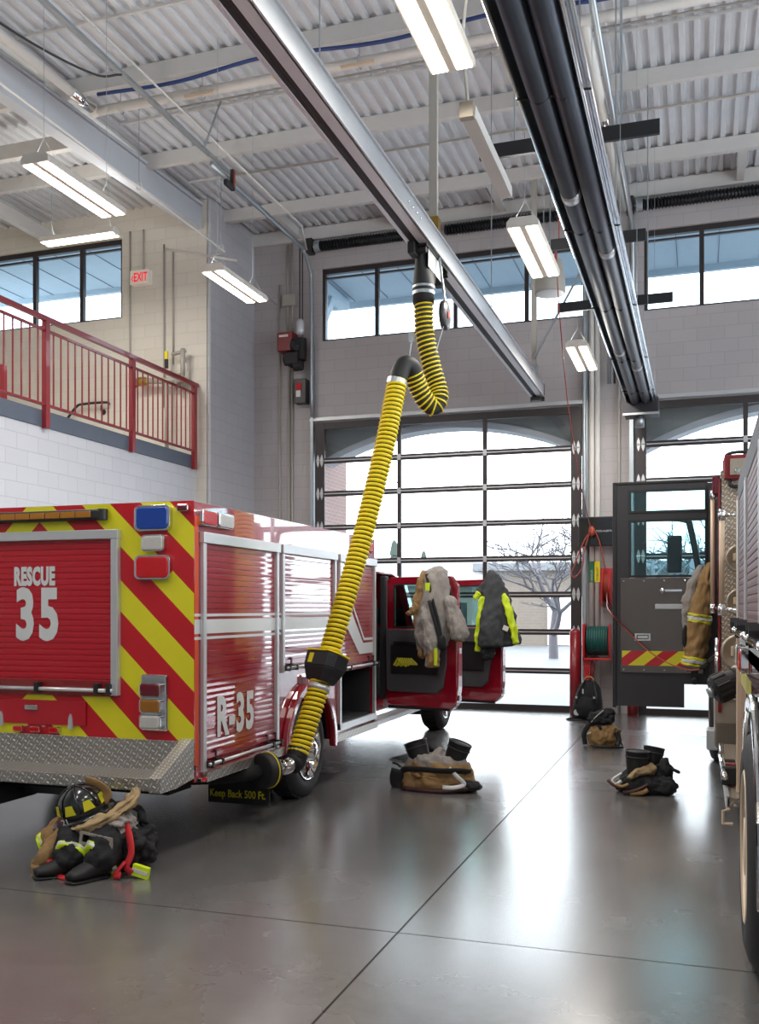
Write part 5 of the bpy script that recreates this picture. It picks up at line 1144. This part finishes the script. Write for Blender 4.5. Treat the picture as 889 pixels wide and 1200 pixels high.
MB().loft(spline([(-2.93, 10.46, 2.05), (-2.86, 10.40, 1.8), (-2.77, 10.38, 1.5), (-2.73, 10.37, 1.30), (-2.70, 10.36, 1.2)], 5), (.008, .02), 8, up=(0, 1, 0)).loft(spline([(-2.88, 10.38, 1.75), (-2.80, 10.35, 1.5), (-2.74, 10.35, 1.3)], 5), (.008, .02), 8, up=(0, 1, 0)).blob((-2.73, 10.36, 1.28), (.05, .04, .09), .3, 3, 1, 2).build('black_strap', 'blackcloth', ct, smooth=True)
for o in (ct,): pass
# jacket over the front cab door
jk = thing('charcoal_jacket', 'charcoal jacket with lime reflective panels draped over the front cab door', 'jacket', (-2.4, 11.7, 1.1))
cloth('jacket_body', jk, 'darkcloth', [(-2.47, 11.9, 2.08), (-2.46, 11.84, 2.04), (-2.43, 11.80, 1.85), (-2.40, 11.75, 1.6), (-2.38, 11.74, 1.35), (-2.36, 11.74, 1.18)], [(.06, .05), (.10, .09), (.17, .12), (.22, .13), (.26, .12), (.27, .10)], 40, .09, 5, 2, up=(1, 0, 0))
cloth('jacket_sleeve', jk, 'darkcloth', [(-2.46, 11.74, 1.85), (-2.45, 11.66, 1.6), (-2.44, 11.62, 1.4), (-2.44, 11.62, 1.18)], [(.06, .05), (.12, .08), (.15, .09), (.16, .08)], 30, .08, 4, 9, up=(1, 0, 0))
cloth('collar', jk, 'darkcloth', [(-2.52, 11.78, 1.98), (-2.58, 11.76, 1.88), (-2.65, 11.75, 1.80)], [(.05, .04), (.07, .04), (.03, .03)], 18, .1, 3, 2, up=(1, 0, 0))
cloth('lime_edge', jk, 'lime', [(-2.56, 11.70, 1.82), (-2.58, 11.66, 1.6), (-2.60, 11.66, 1.35), (-2.61, 11.68, 1.12)], [(.04, .03), (.035, .03), (.05, .03), (.05, .03)], 16, .1, 3, 3, up=(1, 0, 0))
cloth('lime_edge', jk, 'lime', [(-2.60, 11.70, 1.86), (-2.66, 11.70, 1.78)], [(.05, .03), (.03, .02)], 16, .1, 3, 3, up=(1, 0, 0))
cloth('lime_edge', jk, 'lime', [(-2.30, 11.72, 1.85), (-2.23, 11.66, 1.65), (-2.17, 11.64, 1.42), (-2.13, 11.64, 1.22)], [(.03, .05), (.05, .05), (.045, .05), (.04, .04)], 16, .08, 3, 4, up=(1, 0, 0))
cloth('inner_sleeve', jk, 'blackcloth', [(-2.48, 11.66, 1.2), (-2.50, 11.64, 1.1), (-2.53, 11.64, 1.04)], [(.09, .06), (.10, .06), (.05, .04)], 20, .2, 4, 4, up=(1, 0, 0))
MB().cbox((-2.25, 11.60, 1.42), (.07, .01, .06), Matrix.Rotation(.4, 3, 'Y')).build('white_patch', 'whitep', jk)
# coat hanging at the engine door
ec = thing('hanging_coat', 'tan turnout coat with yellow bands hanging between the engine door and the cab', 'coat', (-.05, 10.9, 1.0))
cloth('coat_body', ec, 'tan', [(.10, 10.92, 2.15), (.07, 10.90, 2.0), (.02, 10.88, 1.75), (-.01, 10.87, 1.45), (-.05, 10.87, 1.2), (-.07, 10.87, 1.04)], [(.03, .04), (.08, .06), (.11, .08), (.12, .08), (.12, .08), (.11, .07)], 32, .07, 4, 3, up=(1, 0, 0))
cloth('coat_lining', ec, 'quilt', [(.02, 10.95, 2.12), (-.05, 10.94, 1.95), (-.12, 10.93, 1.7), (-.14, 10.93, 1.5), (-.14, 10.93, 1.25)], [(.04, .04), (.07, .05), (.07, .06), (.04, .05), (.03, .03)], 24, .1, 4, 6, up=(1, 0, 0))
for z_ in (1.60, 1.535, 1.14, 1.07):
    xx = -.0+(z_-1.6)*.13
    cloth('yellow_band', ec, 'yel', [(xx, 10.87, z_), (xx-.005, 10.87, z_-.03)], [(.132, .092), (.132, .092)], 28, .07, 4, 3, up=(1, 0, 0))
for z_ in (1.57, 1.108):
    xx = -.0+(z_-1.6)*.13; cloth('silver_band', ec, 'reflect', [(xx, 10.87, z_+.006), (xx-.005, 10.87, z_-.04)], [(.130, .09), (.130, .09)], 28, .07, 4, 3, up=(1, 0, 0))
MB().loft(spline([(.10, 10.88, 2.15), (.06, 10.8, 1.98), (.09, 10.78, 1.92), (.12, 10.8, 2.0)], 4), (.012, .02), 8).build('collar_clasp', 'tan', ec, smooth=True)
MB().blob((-.16, 10.86, 1.35), (.03, .04, .13), .3, 3, 4, 2).build('dark_lining_edge', 'blackcloth', ec, smooth=True)

def boot(x, y, z0, tilt, lean, h, label, grp, r=.095, mat='rubber'):
    b = thing('rubber_boot', label, 'boot', (x, y, z0), grp)
    d = Vector((math.sin(tilt)*math.cos(lean), math.sin(tilt)*math.sin(lean), math.cos(tilt))); p0 = Vector((x, y, z0))
    pts = [p0, p0+d*h*.5, p0+d*h]
    o = MB().loft([p0, p0+d*h*.5, p0+d*h*.97, p0+d*h, p0+d*h*.99, p0+d*h*.5, p0+d*h*.15], [(r*.8, r*.85), (r*.95, r*.95), (r*1.05, r), (r*1.08, r*1.03), (r*.93, r*.88), (r*.84, r*.8), (r*.7, r*.7)], 28).build('boot_shaft', mat, b, smooth=True)
    a = d.cross(Vector((0, 1, 0))).normalized(); c_ = d.cross(a)
    MB().loft([p0+d*h+(a*math.cos(t*PI/12)+c_*math.sin(t*PI/12))*r*1.03 for t in range(24)], .008, 6, closed=True).build('boot_rim', 'black', b, smooth=True)
    MB().loft([p0+d*h*.16, p0+d*h*.93], [(r*.66, r*.66), (r*.85, r*.82)], 20, cap=False).build('boot_lining', 'tan2', b, smooth=True)
    MB().loft([p0+d*h*.8+(a*math.cos(t*PI/12)+c_*math.sin(t*PI/12))*r*1.06 for t in range(24)], .005, 5, closed=True).build('boot_band', 'darkcloth', b)
    return b
# bunker pants, centre of floor
bx, by = -2.31, 8.62
bp = thing('bunker_pants', 'tan bunker pants folded down around black boots in the middle of the floor', 'turnout pants', (bx, by, 0))
cloth('pants_cloth', bp, 'tan', [(bx-.0, by, .0), (bx-.01, by, .04), (bx-.0, by+.01, .11), (bx+.0, by+.01, .18), (bx+.0, by+.02, .235)], [(.32, .20), (.36, .23), (.35, .23), (.32, .21), (.28, .18)], 60, .06, 7, 4, up=(1, 0, 0))
cloth('pants_lining', bp, 'quilt', [(bx, by+.02, .19), (bx, by+.02, .235), (bx, by+.03, .26), (bx, by+.03, .265)], [(.29, .19), (.29, .20), (.25, .16), (.10, .08)], 60, .08, 8, 9, up=(1, 0, 0), label='pale inner cloth')
cloth('crotch_fold', bp, 'quilt', [(bx-.02, by-.12, .22), (bx+.0, by-.04, .29), (bx+.02, by+.06, .31), (bx+.02, by+.13, .26)], [(.05, .04), (.06, .05), (.06, .05), (.05, .04)], 24, .15, 4, 5, up=(1, 0, 0))
MB().loft(spline([(bx-.33, by-.05, .14), (bx-.25, by-.20, .19), (bx-.1, by-.25, .205), (bx+.1, by-.25, .20), (bx+.25, by-.2, .2), (bx+.32, by-.05, .17)], 5), (.012, .03), 8, up=(0, 1, 0)).build('waist_band', 'blackcloth', bp, smooth=True)
MB().loft(spline([(bx-.30, by-.12, .02), (bx-.36, by-.1, .06), (bx-.34, by-.1, .16)], 4), (.03, .08), 12, .1, 3, up=(0, 1, 0)).loft(spline([(bx-.34, by-.05, .18), (bx-.38, by-.05, .21), (bx-.42, by-.06, .22)], 3), .012, 8).build('black_patch', 'blackcloth', bp, smooth=True)
MB().loft(spline([(bx-.27, by-.22, .02), (bx, by-.27, .018), (bx+.2, by-.25, .03), (bx+.38, by-.15, .05), (bx+.42, by-.1, .05)], 5), (.022, .03), 10, .1, 3, up=(0, 0, 1)).build('hem', 'leather', bp, smooth=True)
MB().loft(spline([(bx+.16, by-.20, .22), (bx+.25, by-.24, .15), (bx+.31, by-.24, .09), (bx+.22, by-.27, .06), (bx+.12, by-.28, .06)], 6), (.006, .02), 8, up=(0, 1, 0)).build('silver_strap', 'reflect', bp, smooth=True)
crumple(MB().blob((bx+.34, by-.12, .06), (.10, .09, .05), .3, 3, 8, 3, flat=.005).build('suspender_pile', 'blackcloth', bp, smooth=True))
boot(bx-.13, by-.02, .17, .36, PI*.9, .26, 'left black boot, leaning outward, in the tan bunker pants in the middle of the floor', 'boots in the tan bunker pants', r=.103)
boot(bx+.13, by-.01, .17, .34, .1, .27, 'right black boot, leaning outward, in the tan bunker pants in the middle of the floor', 'boots in the tan bunker pants', r=.103)
# rumpled pants at right
bx, by = -.49, 9.0
rp = thing('bunker_pants', 'rumpled dark and tan bunker pants around black boots, nearest the fire engine', 'turnout pants', (bx, by, 0))
cloth('pants_cloth', rp, 'blackcloth', [(bx+.02, by, .0), (bx+.02, by, .05), (bx+.03, by, .12), (bx+.04, by, .17)], [(.22, .15), (.25, .18), (.22, .16), (.14, .10)], 54, .10, 6, 6, up=(1, 0, 0))
cloth('tan_flap', rp, 'tan2', [(bx-.12, by-.12, .12), (bx-.06, by-.08, .18), (bx+.02, by-.04, .2), (bx+.1, by, .22)], [(.05, .03), (.09, .04), (.09, .05), (.05, .04)], 24, .18, 4, 2, up=(0, 1, 0))
crumple(MB().blob((bx+.17, by+.02, .19), (.08, .09, .12), .5, 3, 3, 3).blob((bx+.2, by-.08, .08), (.1, .09, .09), .4, 3, 5, 3, flat=.005).loft(spline([(bx+.2, by, .28), (bx+.26, by, .22), (bx+.32, by-.02, .2)], 4), .018, 8).build('dark_bundle', 'blackcloth', rp, smooth=True))
MB().loft(spline([(bx-.18, by-.1, .18), (bx-.26, by-.12, .12), (bx-.24, by-.16, .08), (bx-.18, by-.17, .12)], 5), (.01, .016), 7).build('silver_strap', 'reflect', rp, smooth=True)
MB().loft(spline([(bx-.30, by-.12, .11), (bx-.25, by-.16, .08), (bx-.2, by-.17, .06)], 4), .016, 8).loft(spline([(bx-.16, by-.2, .02), (bx-.05, by-.2, .05), (bx+.05, by-.17, .1)], 4), (.015, .03), 8).build('rust_strap', 'leather', rp, smooth=True)
MB().loft(spline([(bx-.1, by-.2, .02), (bx, by-.2, .03), (bx+.05, by-.2, .06)], 4), (.02, .03), 10, .1, 3).loft(spline([(bx-.22, by-.18, .09), (bx-.17, by-.22, .08), (bx-.12, by-.2, .1)], 4), (.012, .02), 10).build('tan_hem', 'tan', rp, smooth=True)
boot(bx-.06, by-.02, .14, .05, 0, .23, 'black boot standing in front in the rumpled pants nearest the fire engine', 'boots in the rumpled pants', r=.10)
boot(bx+.05, by+.12, .14, .25, .9, .25, 'black boot half hidden behind the other in the rumpled pants nearest the fire engine', 'boots in the rumpled pants', r=.09)
# backpack
bx, by = -1.60, 14.62
bk = thing('backpack', 'black backpack standing on the floor against the dark red bollard', 'bag', (bx, by, 0))
MB().loft(spline([(bx, by, .0), (bx, by, .1), (bx+.01, by+.02, .3), (bx+.03, by+.05, .48), (bx+.04, by+.07, .58)], 4), interp([(.22, .13), (.24, .15), (.21, .14), (.16, .11), (.07, .05)], 4), 36, .04, 4, 2, up=(1, 0, 0)).build('bag_body', 'blackcloth', bk, smooth=True)
MB().loft(spline([(bx-.02, by-.13, .06), (bx-.02, by-.15, .2), (bx-.0, by-.10, .34)], 4), interp([(.13, .05), (.15, .06), (.08, .03)], 4), 24, .03, 4, up=(1, 0, 0)).build('front_pocket', 'blackcloth', bk, smooth=True)
MB().loft(spline([(bx-.12, by-.12, .08), (bx-.15, by-.15, .3), (bx-.08, by-.09, .5), (bx-.04, by, .58)], 5), (.012, .025), 8, up=(1, 0, 0)).loft(spline([(bx+.12, by-.12, .08), (bx+.14, by-.15, .3), (bx+.11, by-.09, .5), (bx+.07, by, .58)], 5), (.012, .025), 8, up=(1, 0, 0)).loft(spline([(bx-.2, by-.1, .03), (bx-.29, by-.16, .015), (bx-.2, by-.2, .012), (bx-.05, by-.2, .012)], 5), .012, 6).build('shoulder_strap', 'black', bk, smooth=True)
MB().loft(spline([(bx-.05, by+.0, .57), (bx-.02, by-.02, .63), (bx+.05, by, .635), (bx+.1, by+.02, .58)], 5), .012, 8).build('top_handle', 'tan2', bk, smooth=True)
MB().lathe([(.045, 0), (.045, -.01)], (bx-.14, by-.165, .12), 'y', 16).build('reflective_patch', 'reflect', bk)
for a_ in ((bx-.06, .4, bx-.04, .47), (bx-.16, .33, bx-.13, .36), (bx+.1, .33, bx+.13, .36)): MB().box(a_[0], by-.175, a_[1], a_[2], by-.165, a_[3]).build('reflective_patch', 'reflect', bk)
# tan bag with straps
bx, by = -1.12, 11.85
tb = thing('gear_bag', 'tan gear bundle with black straps on the floor in front of the backpack', 'bag', (bx, by, 0))
crumple(MB().blob((bx+.01, by, .13), (.20, .17, .17), .18, 2.5, 4, 4, flat=.0).build('bag_body', 'tan', tb, smooth=True))
crumple(MB().blob((bx-.03, by-.02, .30), (.14, .12, .11), .5, 3, 2, 4).blob((bx+.06, by+.04, .36), (.09, .08, .09), .5, 3, 7, 3).build('black_top', 'blackcloth', tb, smooth=True))
MB().loft(spline([(bx-.2, by-.05, .02), (bx-.21, by-.06, .15), (bx-.14, by-.06, .28)], 5), (.02, .03), 10, .1, 3, up=(0, 1, 0)).loft(spline([(bx-.1, by-.18, .02), (bx+.1, by-.17, .02), (bx+.24, by-.1, .012), (bx+.22, by-.02, .05), (bx+.16, by, .12)], 5), .014, 8).loft(spline([(bx+.16, by-.1, .2), (bx+.2, by-.1, .1), (bx+.18, by-.12, .03)], 5), (.01, .03), 8, up=(0, 1, 0)).build('black_strap', 'black', tb, smooth=True)
MB().loft(spline([(bx-.12, by-.13, .30), (bx-.05, by-.14, .38), (bx+.02, by-.1, .44)], 5), (.006, .015), 8).loft(spline([(bx-.16, by-.16, .16), (bx-.12, by-.17, .18)], 2), (.01, .02), 8).build('silver_strap', 'reflect', tb, smooth=True)

# ------------------------------------------------------------------ gear pile with helmet by the rear step
gx, gy = -3.66, 5.27
gp = thing('turnout_gear', 'pile of black and tan turnout gear on the floor below the rear step', 'turnout gear', (gx, gy, 0))
cloth('tan_sleeve', gp, 'tan', [(gx-.14, gy+.02, .33), (gx-.24, gy-.02, .26), (gx-.32, gy-.05, .17), (gx-.38, gy-.06, .13)], [(.05, .06), (.07, .07), (.075, .08), (.065, .075)], 24, .1, 4, 4)
cloth('tan_sleeve', gp, 'tan', [(gx-.18, gy-.04, .30), (gx-.22, gy-.12, .20), (gx-.26, gy-.18, .10), (gx-.33, gy-.2, .035), (gx-.22, gy-.24, .02)], [(.04, .05), (.045, .05), (.04, .05), (.03, .04), (.02, .03)], 20, .15, 3, 2)
cloth('sleeve_band', gp, 'lime', [(gx-.335, gy-.053, .155), (gx-.375, gy-.06, .135)], [(.08, .084), (.072, .082)], 24, .1, 4, 4)
cloth('sleeve_band', gp, 'reflect', [(gx-.345, gy-.053, .150), (gx-.36, gy-.058, .142)], [(.081, .0855), (.0775, .0845)], 24, .1, 4, 4)
cloth('collar_cloth', gp, 'tan2', [(gx-.16, gy-.06, .28), (gx-.02, gy-.10, .28), (gx+.10, gy-.04, .33), (gx+.20, gy+.06, .42), (gx+.16, gy+.14, .46)], [(.02, .04), (.035, .09), (.04, .11), (.035, .09), (.02, .04)], 40, .22, 6, 4, label='tan collar folds')
cloth('black_pants', gp, 'blackcloth', [(gx-.16, gy-.02, .22), (gx-.10, gy-.12, .16), (gx-.06, gy-.20, .10), (gx-.05, gy-.26, .05)], [(.11, .09), (.13, .12), (.12, .10), (.07, .05)], 28, .12, 4, 5)
cloth('black_pants', gp, 'blackcloth', [(gx+.04, gy+.0, .24), (gx+.12, gy-.08, .17), (gx+.14, gy-.16, .11), (gx+.10, gy-.22, .06)], [(.14, .10), (.16, .13), (.14, .11), (.08, .06)], 28, .1, 5, 1)
crumple(MB().blob((gx+.22, gy+.04, .15), (.17, .16, .15), .35, 2.5, 6, 4, flat=.004).blob((gx-.05, gy+.05, .14), (.22, .18, .16), .3, 2.5, 8, 4, flat=.004).build('black_bundle', 'blackcloth', gp, smooth=True))
crumple(MB().blob((gx+.16, gy-.02, .30), (.13, .10, .07), .35, 3, 3, 4).build('grey_lining', 'quilt', gp, smooth=True))
cloth('ankle_band', gp, 'lime', [(gx-.07, gy-.155, .12), (gx-.06, gy-.20, .09)], [(.142, .112), (.134, .104)], 28, .1, 4, 5)
cloth('ankle_band', gp, 'reflect', [(gx-.068, gy-.165, .114), (gx-.062, gy-.188, .098)], [(.144, .114), (.138, .108)], 28, .1, 4, 5)
cloth('ankle_band', gp, 'lime', [(gx+.135, gy-.14, .12), (gx+.12, gy-.18, .09)], [(.148, .118), (.13, .1)], 28, .1, 5, 1)
cloth('ankle_band', gp, 'reflect', [(gx+.133, gy-.148, .115), (gx+.124, gy-.17, .098)], [(.15, .12), (.138, .108)], 28, .1, 5, 1)
MB().ringprism([(gx-.0, .20), (gx+.24, .16), (gx+.24, .25), (gx+.01, .28)], [(gx+.02, .215), (gx+.22, .178), (gx+.22, .235), (gx+.03, .262)], 'y', gy-.20, gy-.19).build('pocket_piping', 'quilt', gp)
crumple(MB().loft(spline([(gx+.02, gy+.06, .36), (gx+.12, gy+.12, .39), (gx+.22, gy+.16, .34), (gx+.28, gy+.1, .28)], 5), (.02, .045), 12, .1, 3).build('black_collar', 'blackcloth', gp, smooth=True))
MB().loft(spline([(gx+.24, gy-.05, .30), (gx+.30, gy-.1, .24), (gx+.33, gy-.13, .15), (gx+.31, gy-.15, .07), (gx+.34, gy-.14, .03)], 5), (.012, .03), 8, up=(0, 1, 0)).loft(spline([(gx+.30, gy-.15, .10), (gx+.26, gy-.2, .03), (gx+.30, gy-.2, .03)], 4), (.01, .022), 8).loft(spline([(gx-.20, gy-.22, .09), (gx-.17, gy-.24, .04), (gx-.2, gy-.25, .02), (gx-.02, gy-.3, .012), (gx+.08, gy-.3, .02)], 5), (.008, .02), 8).build('red_strap', 'strap', gp, smooth=True)
MB().box(gx-.24, gy-.31, .002, gx-.10, gy-.27, .012).build('lime_tab', 'lime', gp)
MB().cbox((gx+.40, gy-.13, .045), (.11, .03, .07), Matrix.Rotation(.2, 3, 'Y')).build('lime_tab', 'lime', gp)
MB().cbox((gx+.40, gy-.147, .045), (.11, .004, .022), Matrix.Rotation(.2, 3, 'Y')).build('silver_tab', 'reflect', gp)
for i, (x, y) in enumerate(((gx-.10, gy-.27), (gx+.10, gy-.30))):
    b = thing('black_boot', ('black boot toe at the left under the gear pile below the rear step', 'black boot toe at the right under the gear pile below the rear step')[i], 'boot', (x, y, 0), 'boots under the gear pile')
    dx = (-.10, -.03)[i]
    MB().loft(spline([(x+.06, y+.14, .06), (x+.02, y+.06, .065), (x+dx*.5, y-.02, .05), (x+dx, y-.09, .045)], 4), interp([(.06, .055), (.06, .06), (.045, .062), (.025, .04)], 4), 20, up=(0, 0, 1)).build('boot_upper', 'rubber', b, smooth=True)
    MB().loft(spline([(x+.06, y+.14, .01), (x+.02, y+.06, .01), (x+dx*.5, y-.02, .01), (x+dx, y-.095, .012)], 4), interp([(.01, .062), (.01, .065), (.01, .065), (.01, .042)], 4), 16, up=(0, 0, 1)).build('boot_sole', 'black', b, smooth=True)
# helmet
hx, hy, hz = gx-.10, gy-.0, .36
he = thing('fire_helmet', 'black fire helmet with yellow reflective trapezoids lying on the gear pile', 'helmet', (hx, hy, hz-.1))
mt = Matrix.Translation((hx, hy, hz)) @ Matrix.Rotation(-.25, 4, 'Y') @ Matrix.Rotation(.3, 4, 'X')
def hel(mb): return mb.xf(mt)
dome = MB(); rings = [(.135, .165, 0), (.137, .167, .03), (.130, .158, .08), (.105, .13, .13), (.06, .075, .165), (.004, .005, .178)]
vs = []; nn = 32
for a_, b2, h_ in rings:
    for k in range(nn):
        t = 2*PI*k/nn; vs.append((b2*math.cos(t), a_*math.sin(t), h_))
dome.add(vs, [(i*nn+k, i*nn+(k+1) % nn, (i+1)*nn+(k+1) % nn, (i+1)*nn+k) for i in range(len(rings)-1) for k in range(nn)]); hel(dome).build('helmet_shell', 'helmet', he, smooth=True)
brim = MB(); vs = []
for sc_, h_ in ((1.0, .012), (1.25, -.012), (1.27, -.018), (1.0, -.002)):
    for k in range(nn):
        t = 2*PI*k/nn; ext = .10*max(0, -math.cos(t))**2*(sc_ > 1.1); vs.append(((.165*sc_+ext)*math.cos(t), .135*sc_*math.sin(t), h_-(.03*max(0, -math.cos(t)) if sc_ > 1.1 else 0)))
brim.add(vs, [(i*nn+k, i*nn+(k+1) % nn, ((i+1) % 4)*nn+(k+1) % nn, ((i+1) % 4)*nn+k) for i in range(4) for k in range(nn)]); hel(brim).build('helmet_brim', 'helmet', he, smooth=True)
rg = MB()
for t in [k*PI/4+PI/8 for k in range(8)]:
    rg.loft([(.168*math.cos(t), .14*math.sin(t), .03), (.162*math.cos(t), .133*math.sin(t), .08), (.133*math.cos(t), .108*math.sin(t), .13), (.07*math.cos(t), .056*math.sin(t), .17), (0, 0, .182)], .006, 6)
hel(rg).build('helmet_rib', 'helmet', he, smooth=True)
for t in [k*PI/4 for k in range(8)]:
    v = []
    for dt, h_, a_, b2 in ((-.23, .035, .141, .171), (.23, .035, .141, .171), (.15, .095, .128, .157), (-.15, .095, .128, .157)):
        for q_ in (0, .004): v.append(((b2+q_)*math.cos(t+dt), (a_+q_)*math.sin(t+dt), h_))
    hel(MB().add(v, [(0, 2, 4, 6), (1, 7, 5, 3), (0, 1, 3, 2), (2, 3, 5, 4), (4, 5, 7, 6), (6, 7, 1, 0)])).build('reflective_trapezoid', 'yel', he)
rr_ = Matrix.Rotation(PI/2, 4, 'X')
hel(MB().loft(spline([(.15, .0, .02), (.2, .02, .08), (.17, .0, .16), (.1, 0, .2)], 4), (.008, .03), 8, up=(0, 1, 0))).build('front_holder', 'tan', he, smooth=True)
tx = text('21', .055, 0, he, mt @ Matrix.Translation((-.06, -.152, .004)) @ rr_ if False else Matrix.Rotation(-.25, 4, 'Y') @ Matrix.Rotation(PI/2+.3, 4, 'X'), tuple(mt @ Vector((-.06, -.172, -.004))), 'number_lettering', mat='reflect')
MB().loft(spline([(gx-.24, gy-.05, .27), (gx-.20, gy-.1, .28), (gx-.15, gy-.13, .3)], 4), (.05, .03), 12, .1, 3).build('maroon_ear_flap', 'leather', he, smooth=True)

# ------------------------------------------------------------------ light, sky, camera
for x0, x1, y, z0, z1, n_ in ((D1[0], D1[1], YB+.5, 0, DH, 0), (D2[0], D2[1], YB+.5, 0, DH, 0)):
    pass
w = bpy.data.worlds.new('World'); sc.world = w; w.use_nodes = True
nt = w.node_tree; bg = nt.nodes['Background']
bg.inputs['Color'].default_value = (.84, .93, 1, 1); bg.inputs['Strength'].default_value = 6
f = 1126.2
cam = bpy.data.cameras.new('Camera'); co = bpy.data.objects.new('Camera', cam); C.objects.link(co); sc.camera = co
co.location = (0, 0, 1.66); co.rotation_euler = (PI/2, 0, math.radians(18.4546))
cam.sensor_fit = 'HORIZONTAL'; cam.sensor_width = 36; cam.lens = f/889*36; cam.shift_y = 113.2/889; cam.clip_start = .05; cam.clip_end = 300
sc.view_settings.view_transform = 'Standard'; sc.view_settings.look = 'None'
sc.view_settings.gamma = 1; sc.view_settings.use_curve_mapping = False; sc.view_settings.exposure = .14
